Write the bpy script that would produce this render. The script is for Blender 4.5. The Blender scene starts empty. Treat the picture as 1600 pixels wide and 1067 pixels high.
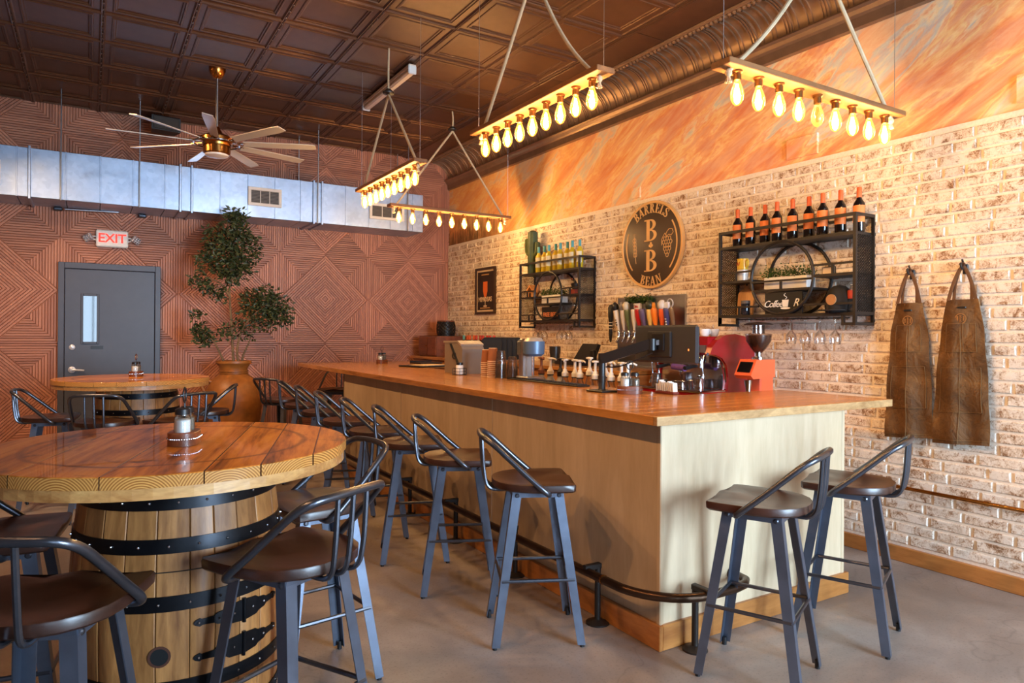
import bpy, math, random
from mathutils import Vector, Matrix

PI = math.pi
SC = bpy.context.scene
COL = SC.collection
R = random.Random(7)

# ------------------------------------------------------------------ camera
YAW, ROLL, EYE = 0.549, 0.007, 1.43
_r = Vector((math.cos(YAW), -math.sin(YAW), 0)); _u = Vector((0, 0, 1)); _f = Vector((math.sin(YAW), math.cos(YAW), 0))
_cr = _r * math.cos(ROLL) + _u * math.sin(ROLL)
_cu = -_r * math.sin(ROLL) + _u * math.cos(ROLL)
cam_d = bpy.data.cameras.new('camera')
cam_d.sensor_width = 36.0
cam_d.lens = 1076.0 / 1600.0 * 36.0
cam_d.shift_y = -11.0 / 1600.0
cam_d.clip_start = 0.05
cam = bpy.data.objects.new('camera', cam_d)
m = Matrix.Identity(4)
for i in range(3):
    m[i][0] = _cr[i]; m[i][1] = _cu[i]; m[i][2] = -_f[i]
m[0][3], m[1][3], m[2][3] = 0.0, 0.0, EYE
cam.matrix_world = m
COL.objects.link(cam)
SC.camera = cam

# ------------------------------------------------------------------ world, daylight, exposure
w = bpy.data.worlds.new('sky'); SC.world = w; w.use_nodes = True
w.node_tree.nodes['Background'].inputs[0].default_value = (0.62, 0.78, 1.0, 1)
w.node_tree.nodes['Background'].inputs[1].default_value = 2.0
SC.view_settings.view_transform = 'Standard'
SC.view_settings.look = 'None'
SC.view_settings.gamma = 1.0
SC.view_settings.use_curve_mapping = False
SC.view_settings.exposure = 0.75

def area(name, loc, rot, sx, sy, power, color):
    l = bpy.data.lights.new(name, 'AREA'); l.shape = 'RECTANGLE'; l.size = sx; l.size_y = sy
    l.energy = power; l.color = color
    o = bpy.data.objects.new(name, l); o.location = loc; o.rotation_euler = rot; COL.objects.link(o)
    return o
# daylight entering through the storefront windows behind the camera
WINX = [(-0.3, 0.4), (2.0, 3.05), (3.2, 4.3)]
for a, b in WINX:
    area('window_daylight', ((a + b) / 2, -3.18, 1.55), (PI / 2, 0, 0), b - a, 2.3, (262 if a > 1 else 30) * (b - a), (0.58, 0.78, 1.0))

# ------------------------------------------------------------------ helpers
def sm(a, b, t): return a + (b - a) * t
def circle(r, n, cx=0, cy=0, a0=0, a1=None):
    if a1 is None: return [(cx + r * math.cos(a0 + 2 * PI * i / n), cy + r * math.sin(a0 + 2 * PI * i / n)) for i in range(n)]
    return [(cx + r * math.cos(sm(a0, a1, i / n)), cy + r * math.sin(sm(a0, a1, i / n))) for i in range(n + 1)]
def smooth_path(pts, k=6, closed=False):
    P = [Vector(p) for p in pts]; n = len(P); out = []
    for i in range(n if closed else n - 1):
        if closed: a, b, c, d = P[(i - 1) % n], P[i], P[(i + 1) % n], P[(i + 2) % n]
        else:
            a = P[i - 1] if i else P[0] * 2 - P[1]; b = P[i]; c = P[i + 1]
            d = P[i + 2] if i + 2 < n else P[-1] * 2 - P[-2]
        for j in range(k):
            t = j / k
            out.append(0.5 * ((2 * b) + (c - a) * t + (2 * a - 5 * b + 4 * c - d) * t * t + (3 * b - a - 3 * c + d) * t ** 3))
    if not closed: out.append(P[-1])
    return out
def bend(pts, r, k=5):
    """polyline with its corners rounded to radius r"""
    P = [Vector(p) for p in pts]; out = [P[0]]
    for i in range(1, len(P) - 1):
        a = (P[i - 1] - P[i]); b = (P[i + 1] - P[i])
        d = min(r, a.length * .48, b.length * .48)
        p0 = P[i] + a.normalized() * d; p1 = P[i] + b.normalized() * d
        for j in range(k + 1):
            t = j / k
            out.append((1 - t) ** 2 * p0 + 2 * t * (1 - t) * P[i] + t * t * p1)
    out.append(P[-1]); return out

class MB:
    def __init__(s): s.v = []; s.f = []
    def add(s, vs, fs, M=None):
        k = len(s.v)
        s.v += [tuple((M @ Vector(v)) if M is not None else v) for v in vs]
        s.f += [tuple(i + k for i in f) for f in fs]
        return s
    def box(s, c, d, rz=0, M=None, bev=0):
        x, y, z = d[0] / 2, d[1] / 2, d[2] / 2
        T = Matrix.Translation(c) @ Matrix.Rotation(rz, 4, 'Z')
        if M is not None: T = M @ T
        if bev:
            b = min(bev, x * .9, y * .9, z * .9)
            vs = []; 
            for sx in (-1, 1):
                for sy in (-1, 1):
                    for sz in (-1, 1):
                        vs += [(sx * x, sy * (y - b), sz * (z - b)), (sx * (x - b), sy * y, sz * (z - b)), (sx * (x - b), sy * (y - b), sz * z)]
            I = lambda sx, sy, sz, k: ((sx > 0) * 4 + (sy > 0) * 2 + (sz > 0)) * 3 + k
            fs = []
            for sg in (-1, 1):
                q = [I(sg, -1, -1, 0), I(sg, 1, -1, 0), I(sg, 1, 1, 0), I(sg, -1, 1, 0)]; fs.append(q if sg > 0 else q[::-1])
                q = [I(-1, sg, -1, 1), I(1, sg, -1, 1), I(1, sg, 1, 1), I(-1, sg, 1, 1)]; fs.append(q if sg < 0 else q[::-1])
                q = [I(-1, -1, sg, 2), I(1, -1, sg, 2), I(1, 1, sg, 2), I(-1, 1, sg, 2)]; fs.append(q if sg > 0 else q[::-1])
            for a in (-1, 1):
                for b2 in (-1, 1):
                    fs.append([I(a, b2, -1, 0), I(a, b2, 1, 0), I(a, b2, 1, 1), I(a, b2, -1, 1)])
                    fs.append([I(a, -1, b2, 0), I(a, 1, b2, 0), I(a, 1, b2, 2), I(a, -1, b2, 2)])
                    fs.append([I(-1, a, b2, 1), I(1, a, b2, 1), I(1, a, b2, 2), I(-1, a, b2, 2)])
                    for c2 in (-1, 1): fs.append([I(a, b2, c2, 0), I(a, b2, c2, 1), I(a, b2, c2, 2)])
            return s.add(vs, fs, T)
        vs = [(-x, -y, -z), (x, -y, -z), (x, y, -z), (-x, y, -z), (-x, -y, z), (x, -y, z), (x, y, z), (-x, y, z)]
        return s.add(vs, [(3, 2, 1, 0), (4, 5, 6, 7), (0, 1, 5, 4), (1, 2, 6, 5), (2, 3, 7, 6), (3, 0, 4, 7)], T)
    def bb(s, x0, x1, y0, y1, z0, z1, bev=0):
        return s.box(((x0 + x1) / 2, (y0 + y1) / 2, (z0 + z1) / 2), (abs(x1 - x0), abs(y1 - y0), abs(z1 - z0)), bev=bev)
    def bar(s, p0, p1, w, h, up=(0, 0, 1)):
        p0, p1 = Vector(p0), Vector(p1); d = (p1 - p0); L = d.length; d.normalize()
        u = Vector(up); x = d.cross(u)
        if x.length < 1e-4: x = d.cross(Vector((1, 0, 0)))
        x.normalize(); u = x.cross(d)
        T = Matrix(((x[0], d[0], u[0], 0), (x[1], d[1], u[1], 0), (x[2], d[2], u[2], 0), (0, 0, 0, 1)))
        return s.box((0, L / 2, 0), (w, L, h), M=Matrix.Translation(p0) @ T)
    def tube(s, pts, r, n=8, closed=False, caps=True, flat=1.0):
        P = [Vector(p) for p in pts]; N = len(P)
        rr = r if isinstance(r, (list, tuple)) else [r] * N
        tan = []
        for i in range(N):
            a = P[i - 1] if (i or closed) else P[i]; b = P[(i + 1) % N] if (i < N - 1 or closed) else P[i]
            t = b - a
            tan.append(t.normalized() if t.length > 1e-9 else Vector((0, 0, 1)))
        up = Vector((0, 0, 1)) if abs(tan[0].z) < .9 else Vector((1, 0, 0))
        u = (up - tan[0] * up.dot(tan[0])).normalized()
        vs = []
        for i in range(N):
            u = (u - tan[i] * u.dot(tan[i]))
            u = u.normalized() if u.length > 1e-6 else tan[i].orthogonal().normalized()
            v = tan[i].cross(u)
            for j in range(n):
                a = 2 * PI * j / n
                vs.append(tuple(P[i] + (u * math.cos(a) * flat + v * math.sin(a)) * rr[i]))
        fs = []
        for i in range(N if closed else N - 1):
            i2 = (i + 1) % N
            for j in range(n):
                j2 = (j + 1) % n
                fs.append((i * n + j, i * n + j2, i2 * n + j2, i2 * n + j))
        if caps and not closed:
            fs.append(tuple(range(n))[::-1]); fs.append(tuple((N - 1) * n + j for j in range(n)))
        return s.add(vs, fs)
    def cyl(s, p0, p1, r, n=12, r1=None):
        return s.tube([p0, p1], [r, r if r1 is None else r1], n)
    def lathe(s, prof, n=20, c=(0, 0, 0), M=None, a0=0, a1=None):
        full = a1 is None
        k = n if full else n + 1
        vs = []
        for (r, z) in prof:
            for j in range(k):
                a = a0 + (2 * PI * j / n if full else (a1 - a0) * j / n)
                vs.append((c[0] + r * math.cos(a), c[1] + r * math.sin(a), c[2] + z))
        fs = []
        for i in range(len(prof) - 1):
            for j in range(n):
                j2 = (j + 1) % k
                fs.append((i * k + j, i * k + j2, (i + 1) * k + j2, (i + 1) * k + j))
        if full:
            if prof[0][0] > 1e-6: fs.append(tuple(range(k))[::-1])
            if prof[-1][0] > 1e-6: fs.append(tuple((len(prof) - 1) * k + j for j in range(k)))
        return s.add(vs, fs, M)
    def prism(s, poly, z0, z1, M=None, inset=0):
        n = len(poly)
        cx = sum(p[0] for p in poly) / n; cy = sum(p[1] for p in poly) / n
        def ins(p):
            d = math.hypot(p[0] - cx, p[1] - cy)
            k = max(0, (d - inset) / d) if d > 1e-9 else 1
            return (cx + (p[0] - cx) * k, cy + (p[1] - cy) * k)
        top = [ins(p) for p in poly] if inset else poly
        vs = [(p[0], p[1], z0) for p in poly]
        rings = [vs]
        if inset: rings.append([(p[0], p[1], z1 - (1 if z1 > z0 else -1) * inset * .8) for p in poly])
        rings.append([(p[0], p[1], z1) for p in top])
        allv = [v for r in rings for v in r]; fs = []
        for i in range(len(rings) - 1):
            for j in range(n):
                j2 = (j + 1) % n
                fs.append((i * n + j, i * n + j2, (i + 1) * n + j2, (i + 1) * n + j))
        fs.append(tuple(range(n))[::-1]); fs.append(tuple((len(rings) - 1) * n + j for j in range(n)))
        return s.add(allv, fs, M)
    def sphere(s, c, r, n=10, k=6, sc=(1, 1, 1)):
        prof = [(r * math.sin(PI * i / k), -r * math.cos(PI * i / k)) for i in range(k + 1)]
        prof[0] = (1e-7, prof[0][1]); prof[-1] = (1e-7, prof[-1][1])
        return s.lathe(prof, n, M=Matrix.Translation(c) @ Matrix.Diagonal((*sc, 1)))
    def mesh(s, name, mat, smooth=False):
        me = bpy.data.meshes.new(name); me.from_pydata(s.v, [], s.f)
        if mat is not None: me.materials.append(mat)
        import bmesh
        bm = bmesh.new(); bm.from_mesh(me)
        bmesh.ops.recalc_face_normals(bm, faces=bm.faces); bm.to_mesh(me); bm.free()
        if smooth:
            me.polygons.foreach_set('use_smooth', [True] * len(me.polygons))
            try: me.set_sharp_from_angle(angle=math.radians(40))
            except Exception: pass
        me.update(); return me
    def build(s, name, mat, parent=None, smooth=False, loc=None, rot=None):
        return link(name, s.mesh(name, mat, smooth), parent, loc, rot)

def link(name, me, parent=None, loc=None, rot=None):
    o = bpy.data.objects.new(name, me); COL.objects.link(o)
    if parent is not None: o.parent = parent
    if loc is not None: o.location = loc
    if rot is not None: o.rotation_euler = rot
    return o
def tag(o, label, cat, group=None):
    o['label'] = label; o['category'] = cat
    if group: o['group'] = group
    return o
def thing(name, label, cat, loc=(0, 0, 0), rz=0, group=None):
    o = bpy.data.objects.new(name, None); COL.objects.link(o); o.empty_display_size = .1
    o.location = loc; o.rotation_euler = (0, 0, rz)
    return tag(o, label, cat, group)
def struct(o): o['kind'] = 'structure'; return o
def dup(root, loc, rz=0, label=None, group=None, scale=None):
    r = root.copy(); COL.objects.link(r); r.location = loc; r.rotation_euler = (0, 0, rz)
    if label: r['label'] = label
    if group: r['group'] = group
    if scale: r.scale = scale
    for ch in list(root.children):
        c = ch.copy(); COL.objects.link(c); c.parent = r
        for g in list(ch.children):
            d = g.copy(); COL.objects.link(d); d.parent = c
    return r
def text_mb(body, size, depth=0.0, bold=0.0, align='CENTER', spacing=1.0, shear=0.0):
    cu = bpy.data.curves.new('lettering', 'FONT'); cu.body = body; cu.size = size; cu.extrude = depth; cu.offset = bold
    cu.align_x = align; cu.align_y = 'CENTER'; cu.space_character = spacing; cu.shear = shear; cu.resolution_u = 2
    o = bpy.data.objects.new('lettering', cu)
    COL.objects.link(o)
    dg = bpy.context.evaluated_depsgraph_get()
    me = bpy.data.meshes.new_from_object(o.evaluated_get(dg))
    mb = MB(); mb.add([tuple(v.co) for v in me.vertices], [tuple(p.vertices) for p in me.polygons])
    bpy.data.objects.remove(o); bpy.data.curves.remove(cu); bpy.data.meshes.remove(me)
    return mb
def xf(mb, M):
    mb.v = [tuple(M @ Vector(v)) for v in mb.v]; return mb
# frames that carry a drawing plane (x right, y up, z out of the surface) onto a wall
def on_brick(x, y, z):    # faces -X (towards the room); drawing x runs to -Y
    return Matrix(((0, 0, -1, x), (-1, 0, 0, y), (0, 1, 0, z), (0, 0, 0, 1)))
def on_back(x, y, z):     # faces -Y
    return Matrix(((1, 0, 0, x), (0, 0, -1, y), (0, 1, 0, z), (0, 0, 0, 1)))
# ------------------------------------------------------------------ materials
def s2l(c): return tuple(((v / 255) / 12.92 if v / 255 <= .04045 else ((v / 255 + .055) / 1.055) ** 2.4) for v in c)
def newmat(name):
    m = bpy.data.materials.new(name); m.use_nodes = True
    nt = m.node_tree; return m, nt, nt.nodes['Principled BSDF']
def N(nt, t, **kw):
    n = nt.nodes.new(t)
    for k, v in kw.items(): setattr(n, k, v)
    return n
def ramp(nt, stops, interp='LINEAR'):
    n = nt.nodes.new('ShaderNodeValToRGB'); e = n.color_ramp.elements; n.color_ramp.interpolation = interp
    while len(e) < len(stops): e.new(.5)
    for i, (p, c) in enumerate(stops): e[i].position = p; e[i].color = (*c, 1) if len(c) == 3 else c
    return n
def math_n(nt, op, a, b=None, c=None):
    n = nt.nodes.new('ShaderNodeMath'); n.operation = op
    for i, v in enumerate((a, b, c)):
        if v is None: continue
        if isinstance(v, (int, float)): n.inputs[i].default_value = v
        else: nt.links.new(v, n.inputs[i])
    return n.outputs[0]
def mixc(nt, f, a, b, mode='MIX'):
    n = nt.nodes.new('ShaderNodeMix'); n.data_type = 'RGBA'; n.blend_type = mode
    for i, v in ((0, f), (6, a), (7, b)):
        if isinstance(v, (int, float)): n.inputs[i].default_value = v
        elif isinstance(v, (tuple, list)): n.inputs[i].default_value = (*v[:3], 1)
        else: nt.links.new(v, n.inputs[i])
    return n.outputs[2]
def coords(nt, kind='Object', scale=(1, 1, 1), rot=(0, 0, 0)):
    if kind == 'World': src = N(nt, 'ShaderNodeNewGeometry').outputs['Position']
    else: src = N(nt, 'ShaderNodeTexCoord').outputs[kind]
    mp = N(nt, 'ShaderNodeMapping'); mp.inputs['Scale'].default_value = scale; mp.inputs['Rotation'].default_value = rot
    nt.links.new(src, mp.inputs['Vector']); return mp.outputs[0]
def noise(nt, vec, scale, detail=4, rough=.55, dist=0.0):
    n = N(nt, 'ShaderNodeTexNoise'); n.inputs['Scale'].default_value = scale; n.inputs['Detail'].default_value = detail
    n.inputs['Roughness'].default_value = rough; n.inputs['Distortion'].default_value = dist
    nt.links.new(vec, n.inputs['Vector']); return n.outputs['Fac']
def bump(nt, bs, h, strength=.3, dist=.01):
    b = N(nt, 'ShaderNodeBump'); b.inputs['Strength'].default_value = strength; b.inputs['Distance'].default_value = dist
    nt.links.new(h, b.inputs['Height']); nt.links.new(b.outputs[0], bs.inputs['Normal'])
def flat(name, rgb, rough=.5, metal=0.0, coat=0.0, var=0.0, spec=None, rvar=0.0):
    m, nt, b = newmat(name)
    c = s2l(rgb)
    b.inputs['Base Color'].default_value = (*c, 1); b.inputs['Roughness'].default_value = rough
    b.inputs['Metallic'].default_value = metal; b.inputs['Coat Weight'].default_value = coat; b.inputs['Coat Roughness'].default_value = .08
    if spec is not None: b.inputs['Specular IOR Level'].default_value = spec
    if var:
        f = noise(nt, coords(nt), 9, 5)
        rp = ramp(nt, [(.3, tuple(v * (1 - var) for v in c)), (.7, tuple(min(1, v * (1 + var)) for v in c))])
        nt.links.new(f, rp.inputs[0]); nt.links.new(rp.outputs[0], b.inputs['Base Color'])
        if rvar:
            r2 = ramp(nt, [(.3, (rough - rvar,) * 3), (.7, (rough + rvar,) * 3)]); nt.links.new(f, r2.inputs[0]); nt.links.new(r2.outputs[0], b.inputs['Roughness'])
    return m
def wood(name, dark, light, axis='X', scale=6, stretch=14, rough=.5, coat=0.0, rnd=.25, grain=.25, kind='Object', coat_rough=.05):
    m, nt, b = newmat(name)
    sc = {'X': (1 / stretch * 3, 1, 1), 'Y': (1, 1 / stretch * 3, 1), 'Z': (1, 1, 1 / stretch * 3)}[axis]
    v = coords(nt, kind, sc)
    oi = N(nt, 'ShaderNodeObjectInfo')
    add = N(nt, 'ShaderNodeVectorMath', operation='ADD')
    nt.links.new(v, add.inputs[0])
    off = N(nt, 'ShaderNodeVectorMath', operation='SCALE'); off.inputs[0].default_value = (17, 23, 31)
    nt.links.new(oi.outputs['Random'], off.inputs['Scale']); nt.links.new(off.outputs[0], add.inputs[1])
    f1 = noise(nt, add.outputs[0], scale, 5, .6, 1.2); f2 = noise(nt, add.outputs[0], scale * 7, 3, .6, .3)
    f = math_n(nt, 'ADD', math_n(nt, 'MULTIPLY', f1, .7), math_n(nt, 'MULTIPLY', f2, .3))
    rp = ramp(nt, [(.32, s2l(dark)), (.66, s2l(light))]); nt.links.new(f, rp.inputs[0])
    hv = N(nt, 'ShaderNodeHueSaturation'); nt.links.new(rp.outputs[0], hv.inputs['Color'])
    nt.links.new(math_n(nt, 'ADD', math_n(nt, 'MULTIPLY', oi.outputs['Random'], rnd * 2), 1 - rnd), hv.inputs['Value'])
    nt.links.new(hv.outputs[0], b.inputs['Base Color'])
    b.inputs['Roughness'].default_value = rough; b.inputs['Coat Weight'].default_value = coat; b.inputs['Coat Roughness'].default_value = coat_rough
    bump(nt, b, f2, grain, .002)
    return m
def emit(name, rgb, strength):
    m, nt, b = newmat(name)
    b.inputs['Base Color'].default_value = (*s2l(rgb), 1); b.inputs['Emission Color'].default_value = (*s2l(rgb), 1); b.inputs['Emission Strength'].default_value = strength
    return m
def clear(name, tint=(1, 1, 1), gloss=.12, rough=.02, glow=None, gs=0.0):
    """thin clear glass: see-through with a mirror sheen"""
    m, nt, b = newmat(name); nt.nodes.remove(b)
    out = nt.nodes['Material Output']
    tr = N(nt, 'ShaderNodeBsdfTransparent'); tr.inputs[0].default_value = (*tint, 1)
    gl = N(nt, 'ShaderNodeBsdfGlossy'); gl.inputs['Roughness'].default_value = rough
    lw = N(nt, 'ShaderNodeLayerWeight'); lw.inputs[0].default_value = .35
    mx = N(nt, 'ShaderNodeMixShader')
    f = math_n(nt, 'ADD', math_n(nt, 'MULTIPLY', lw.outputs['Fresnel'], .6), gloss)
    nt.links.new(math_n(nt, 'MINIMUM', f, .9), mx.inputs[0]); nt.links.new(tr.outputs[0], mx.inputs[1]); nt.links.new(gl.outputs[0], mx.inputs[2])
    last = mx.outputs[0]
    if glow:
        em = N(nt, 'ShaderNodeEmission'); em.inputs[0].default_value = (*s2l(glow), 1); em.inputs[1].default_value = gs
        ad = N(nt, 'ShaderNodeAddShader'); nt.links.new(last, ad.inputs[0]); nt.links.new(em.outputs[0], ad.inputs[1]); last = ad.outputs[0]
    nt.links.new(last, out.inputs[0]); return m

BLACK = flat('black_metal', (42, 36, 32), .45, .3, var=.25)
BLACKP = flat('black_plastic', (24, 24, 26), .4, 0, var=.1)
GUN = flat('gunmetal_leg', (104, 112, 128), .36, .75, var=.12, rvar=.06)
TUBE = flat('gunmetal_tube', (92, 94, 102), .28, .85, var=.15)
CHROME = flat('chrome', (205, 205, 208), .12, 1)
STEEL = flat('brushed_steel', (176, 178, 182), .3, 1, var=.08)
BRASS = flat('antique_brass', (176, 118, 58), .25, 1, var=.2)
WHITEP = flat('white_plastic', (225, 222, 216), .4)
WHITEC = flat('white_ceramic', (228, 224, 218), .2, coat=.5)
PAPER = flat('white_paper', (232, 230, 226), .8)
CREAM = flat('cream_print', (222, 196, 160), .6)
GOLD = flat('gold_paint', (222, 172, 106), .5, .1, var=.06)
SIGNBROWN = flat('sign_brown', (62, 40, 22), .28, .2, var=.1)
ORANGE = flat('orange_enamel', (228, 98, 58), .35, coat=.3)
REDM = flat('red_enamel', (140, 14, 24), .22, coat=.8)
TERRA = flat('terracotta_glaze', (140, 86, 36), .45, var=.3)
LEAF = flat('leaf_green', (54, 64, 32), .5, var=.35)
BOXLEAF = flat('boxwood_green', (58, 84, 34), .55, var=.4)
BARK = flat('bark', (110, 88, 62), .85, var=.3)
ROPE = flat('rope', (190, 166, 132), .9, var=.18)
DOORM = flat('door_paint', (68, 71, 84), .42, var=.06)
SEATW = wood('walnut_seat', (30, 15, 10), (68, 36, 23), 'Y', 5, 14, .36, .25, .12, .15, coat_rough=.25)
OAK = wood('barrel_oak', (114, 68, 32), (190, 132, 74), 'Z', 9, 20, .45, .1, .17, .35, coat_rough=.2)
HOOP = flat('hoop_iron', (32, 33, 37), .34, .8, var=.3)
PINE = wood('pine_edge', (150, 92, 44), (218, 166, 100), 'X', 10, 12, .4, .6, .12, .2)
COUNTER = wood('counter_block', (142, 90, 40), (204, 140, 70), 'Y', 9, 22, .27, .35, .14, .06, coat_rough=.12)
COUNTERX = wood('counter_block_cross', (142, 90, 40), (204, 140, 70), 'X', 9, 22, .27, .35, .14, .06, coat_rough=.12)
COUNTEND = wood('counter_end_grain', (150, 110, 66), (206, 164, 112), 'X', 16, 10, .45, 0, .05, .1)
PLY = wood('maple_ply', (184, 160, 126), (210, 188, 156), 'Z', 4, 16, .45, .1, .03, .05, coat_rough=.3)
TRIMW = wood('honey_trim', (140, 82, 34), (188, 126, 64), 'Y', 7, 16, .4, .25, .06, .1)
TRIMX = wood('honey_trim_cross', (140, 82, 34), (188, 126, 64), 'X', 7, 16, .4, .25, .06, .1)
BOARDW = wood('pendant_board', (92, 56, 28), (146, 96, 52), 'X', 8, 16, .6, 0, .1, .3)
DARKW = wood('dark_cabinet', (78, 38, 22), (132, 72, 42), 'Y', 8, 16, .4, .2, .1, .15)
TINW = flat('tin_bronze', (96, 66, 47), .38, .55, var=.12)
COVEM = flat('cove_bronze', (150, 122, 98), .34, .7, var=.12)
GALV = None
def _galv():
    m, nt, b = newmat('galvanised_steel')
    vo = N(nt, 'ShaderNodeTexVoronoi'); vo.inputs['Scale'].default_value = 26; nt.links.new(coords(nt), vo.inputs['Vector'])
    rp = ramp(nt, [(0, s2l((160, 178, 204))), (1, s2l((176, 194, 218)))]); nt.links.new(vo.outputs['Color'], rp.inputs[0])
    nt.links.new(rp.outputs[0], b.inputs['Base Color']); b.inputs['Metallic'].default_value = .85
    f = noise(nt, coords(nt), 5, 4); r2 = ramp(nt, [(.3, (.3,) * 3), (.7, (.48,) * 3)]); nt.links.new(f, r2.inputs[0]); nt.links.new(r2.outputs[0], b.inputs['Roughness'])
    bump(nt, b, noise(nt, coords(nt), 2.2, 2), .12, .03)
    return m
GALV = _galv()
def _concrete():
    m, nt, b = newmat('polished_concrete'); v = coords(nt, 'World')
    f1 = noise(nt, v, 1.1, 6, .6, .4); f2 = noise(nt, v, 75, 4, .75)
    rp = ramp(nt, [(.3, s2l((114, 102, 94))), (.52, s2l((140, 129, 121))), (.68, s2l((164, 154, 146)))]); nt.links.new(f1, rp.inputs[0])
    sp = ramp(nt, [(.34, (.5,) * 3), (.46, (1,) * 3)]); nt.links.new(f2, sp.inputs[0])
    c = mixc(nt, .55, rp.outputs[0], sp.outputs[0], 'MULTIPLY')
    vo = N(nt, 'ShaderNodeTexVoronoi'); vo.feature = 'DISTANCE_TO_EDGE'; vo.inputs['Scale'].default_value = .55
    ds = N(nt, 'ShaderNodeVectorMath', operation='ADD'); nt.links.new(v, ds.inputs[0])
    nz = N(nt, 'ShaderNodeTexNoise'); nz.inputs['Scale'].default_value = 2.5; nt.links.new(v, nz.inputs['Vector']); nt.links.new(nz.outputs['Color'], ds.inputs[1])
    nt.links.new(ds.outputs[0], vo.inputs['Vector'])
    cr = ramp(nt, [(0, (.62,) * 3), (.006, (1,) * 3)]); nt.links.new(vo.outputs['Distance'], cr.inputs[0])
    c = mixc(nt, .5, c, cr.outputs[0], 'MULTIPLY')
    nt.links.new(c, b.inputs['Base Color'])
    r2 = ramp(nt, [(.3, (.3,) * 3), (.7, (.5,) * 3)]); nt.links.new(f1, r2.inputs[0]); nt.links.new(r2.outputs[0], b.inputs['Roughness'])
    return m
CONC = _concrete()
def _brick():
    m, nt, b = newmat('whitewashed_brick'); v = coords(nt, 'World')
    big = noise(nt, v, 7, 2, .5); mid = noise(nt, v, 20, 6, .74, .6); fine = noise(nt, v, 110, 3, .7)
    wash = math_n(nt, 'ADD', math_n(nt, 'MULTIPLY', mid, .62), math_n(nt, 'ADD', math_n(nt, 'MULTIPLY', big, .2), math_n(nt, 'MULTIPLY', fine, .26)))
    rp = ramp(nt, [(.375, s2l((114, 78, 48))), (.457, s2l((156, 118, 86))), (.507, s2l((206, 184, 160))), (.58, s2l((236, 224, 208)))]); nt.links.new(wash, rp.inputs[0])
    nt.links.new(rp.outputs[0], b.inputs['Base Color']); b.inputs['Roughness'].default_value = .85
    bump(nt, b, math_n(nt, 'ADD', mid, math_n(nt, 'MULTIPLY', fine, .5)), .5, .006)
    return m
BRICKM = _brick()
def _mortar():
    m, nt, b = newmat('cream_mortar'); v = coords(nt, 'World')
    f = noise(nt, v, 60, 4); rp = ramp(nt, [(.3, s2l((232, 216, 196))), (.7, s2l((246, 234, 216)))]); nt.links.new(f, rp.inputs[0]); nt.links.new(rp.outputs[0], b.inputs['Base Color'])
    b.inputs['Roughness'].default_value = .9; bump(nt, b, f, .4, .004); return m
MORTAR = _mortar()
def streak(nt, sc, ang=-.5):
    mp = N(nt, 'ShaderNodeMapping', vector_type='TEXTURE'); mp.inputs['Rotation'].default_value = (ang, 0, 0); mp.inputs['Scale'].default_value = sc
    nt.links.new(N(nt, 'ShaderNodeNewGeometry').outputs['Position'], mp.inputs['Vector']); return mp.outputs[0]
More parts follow.
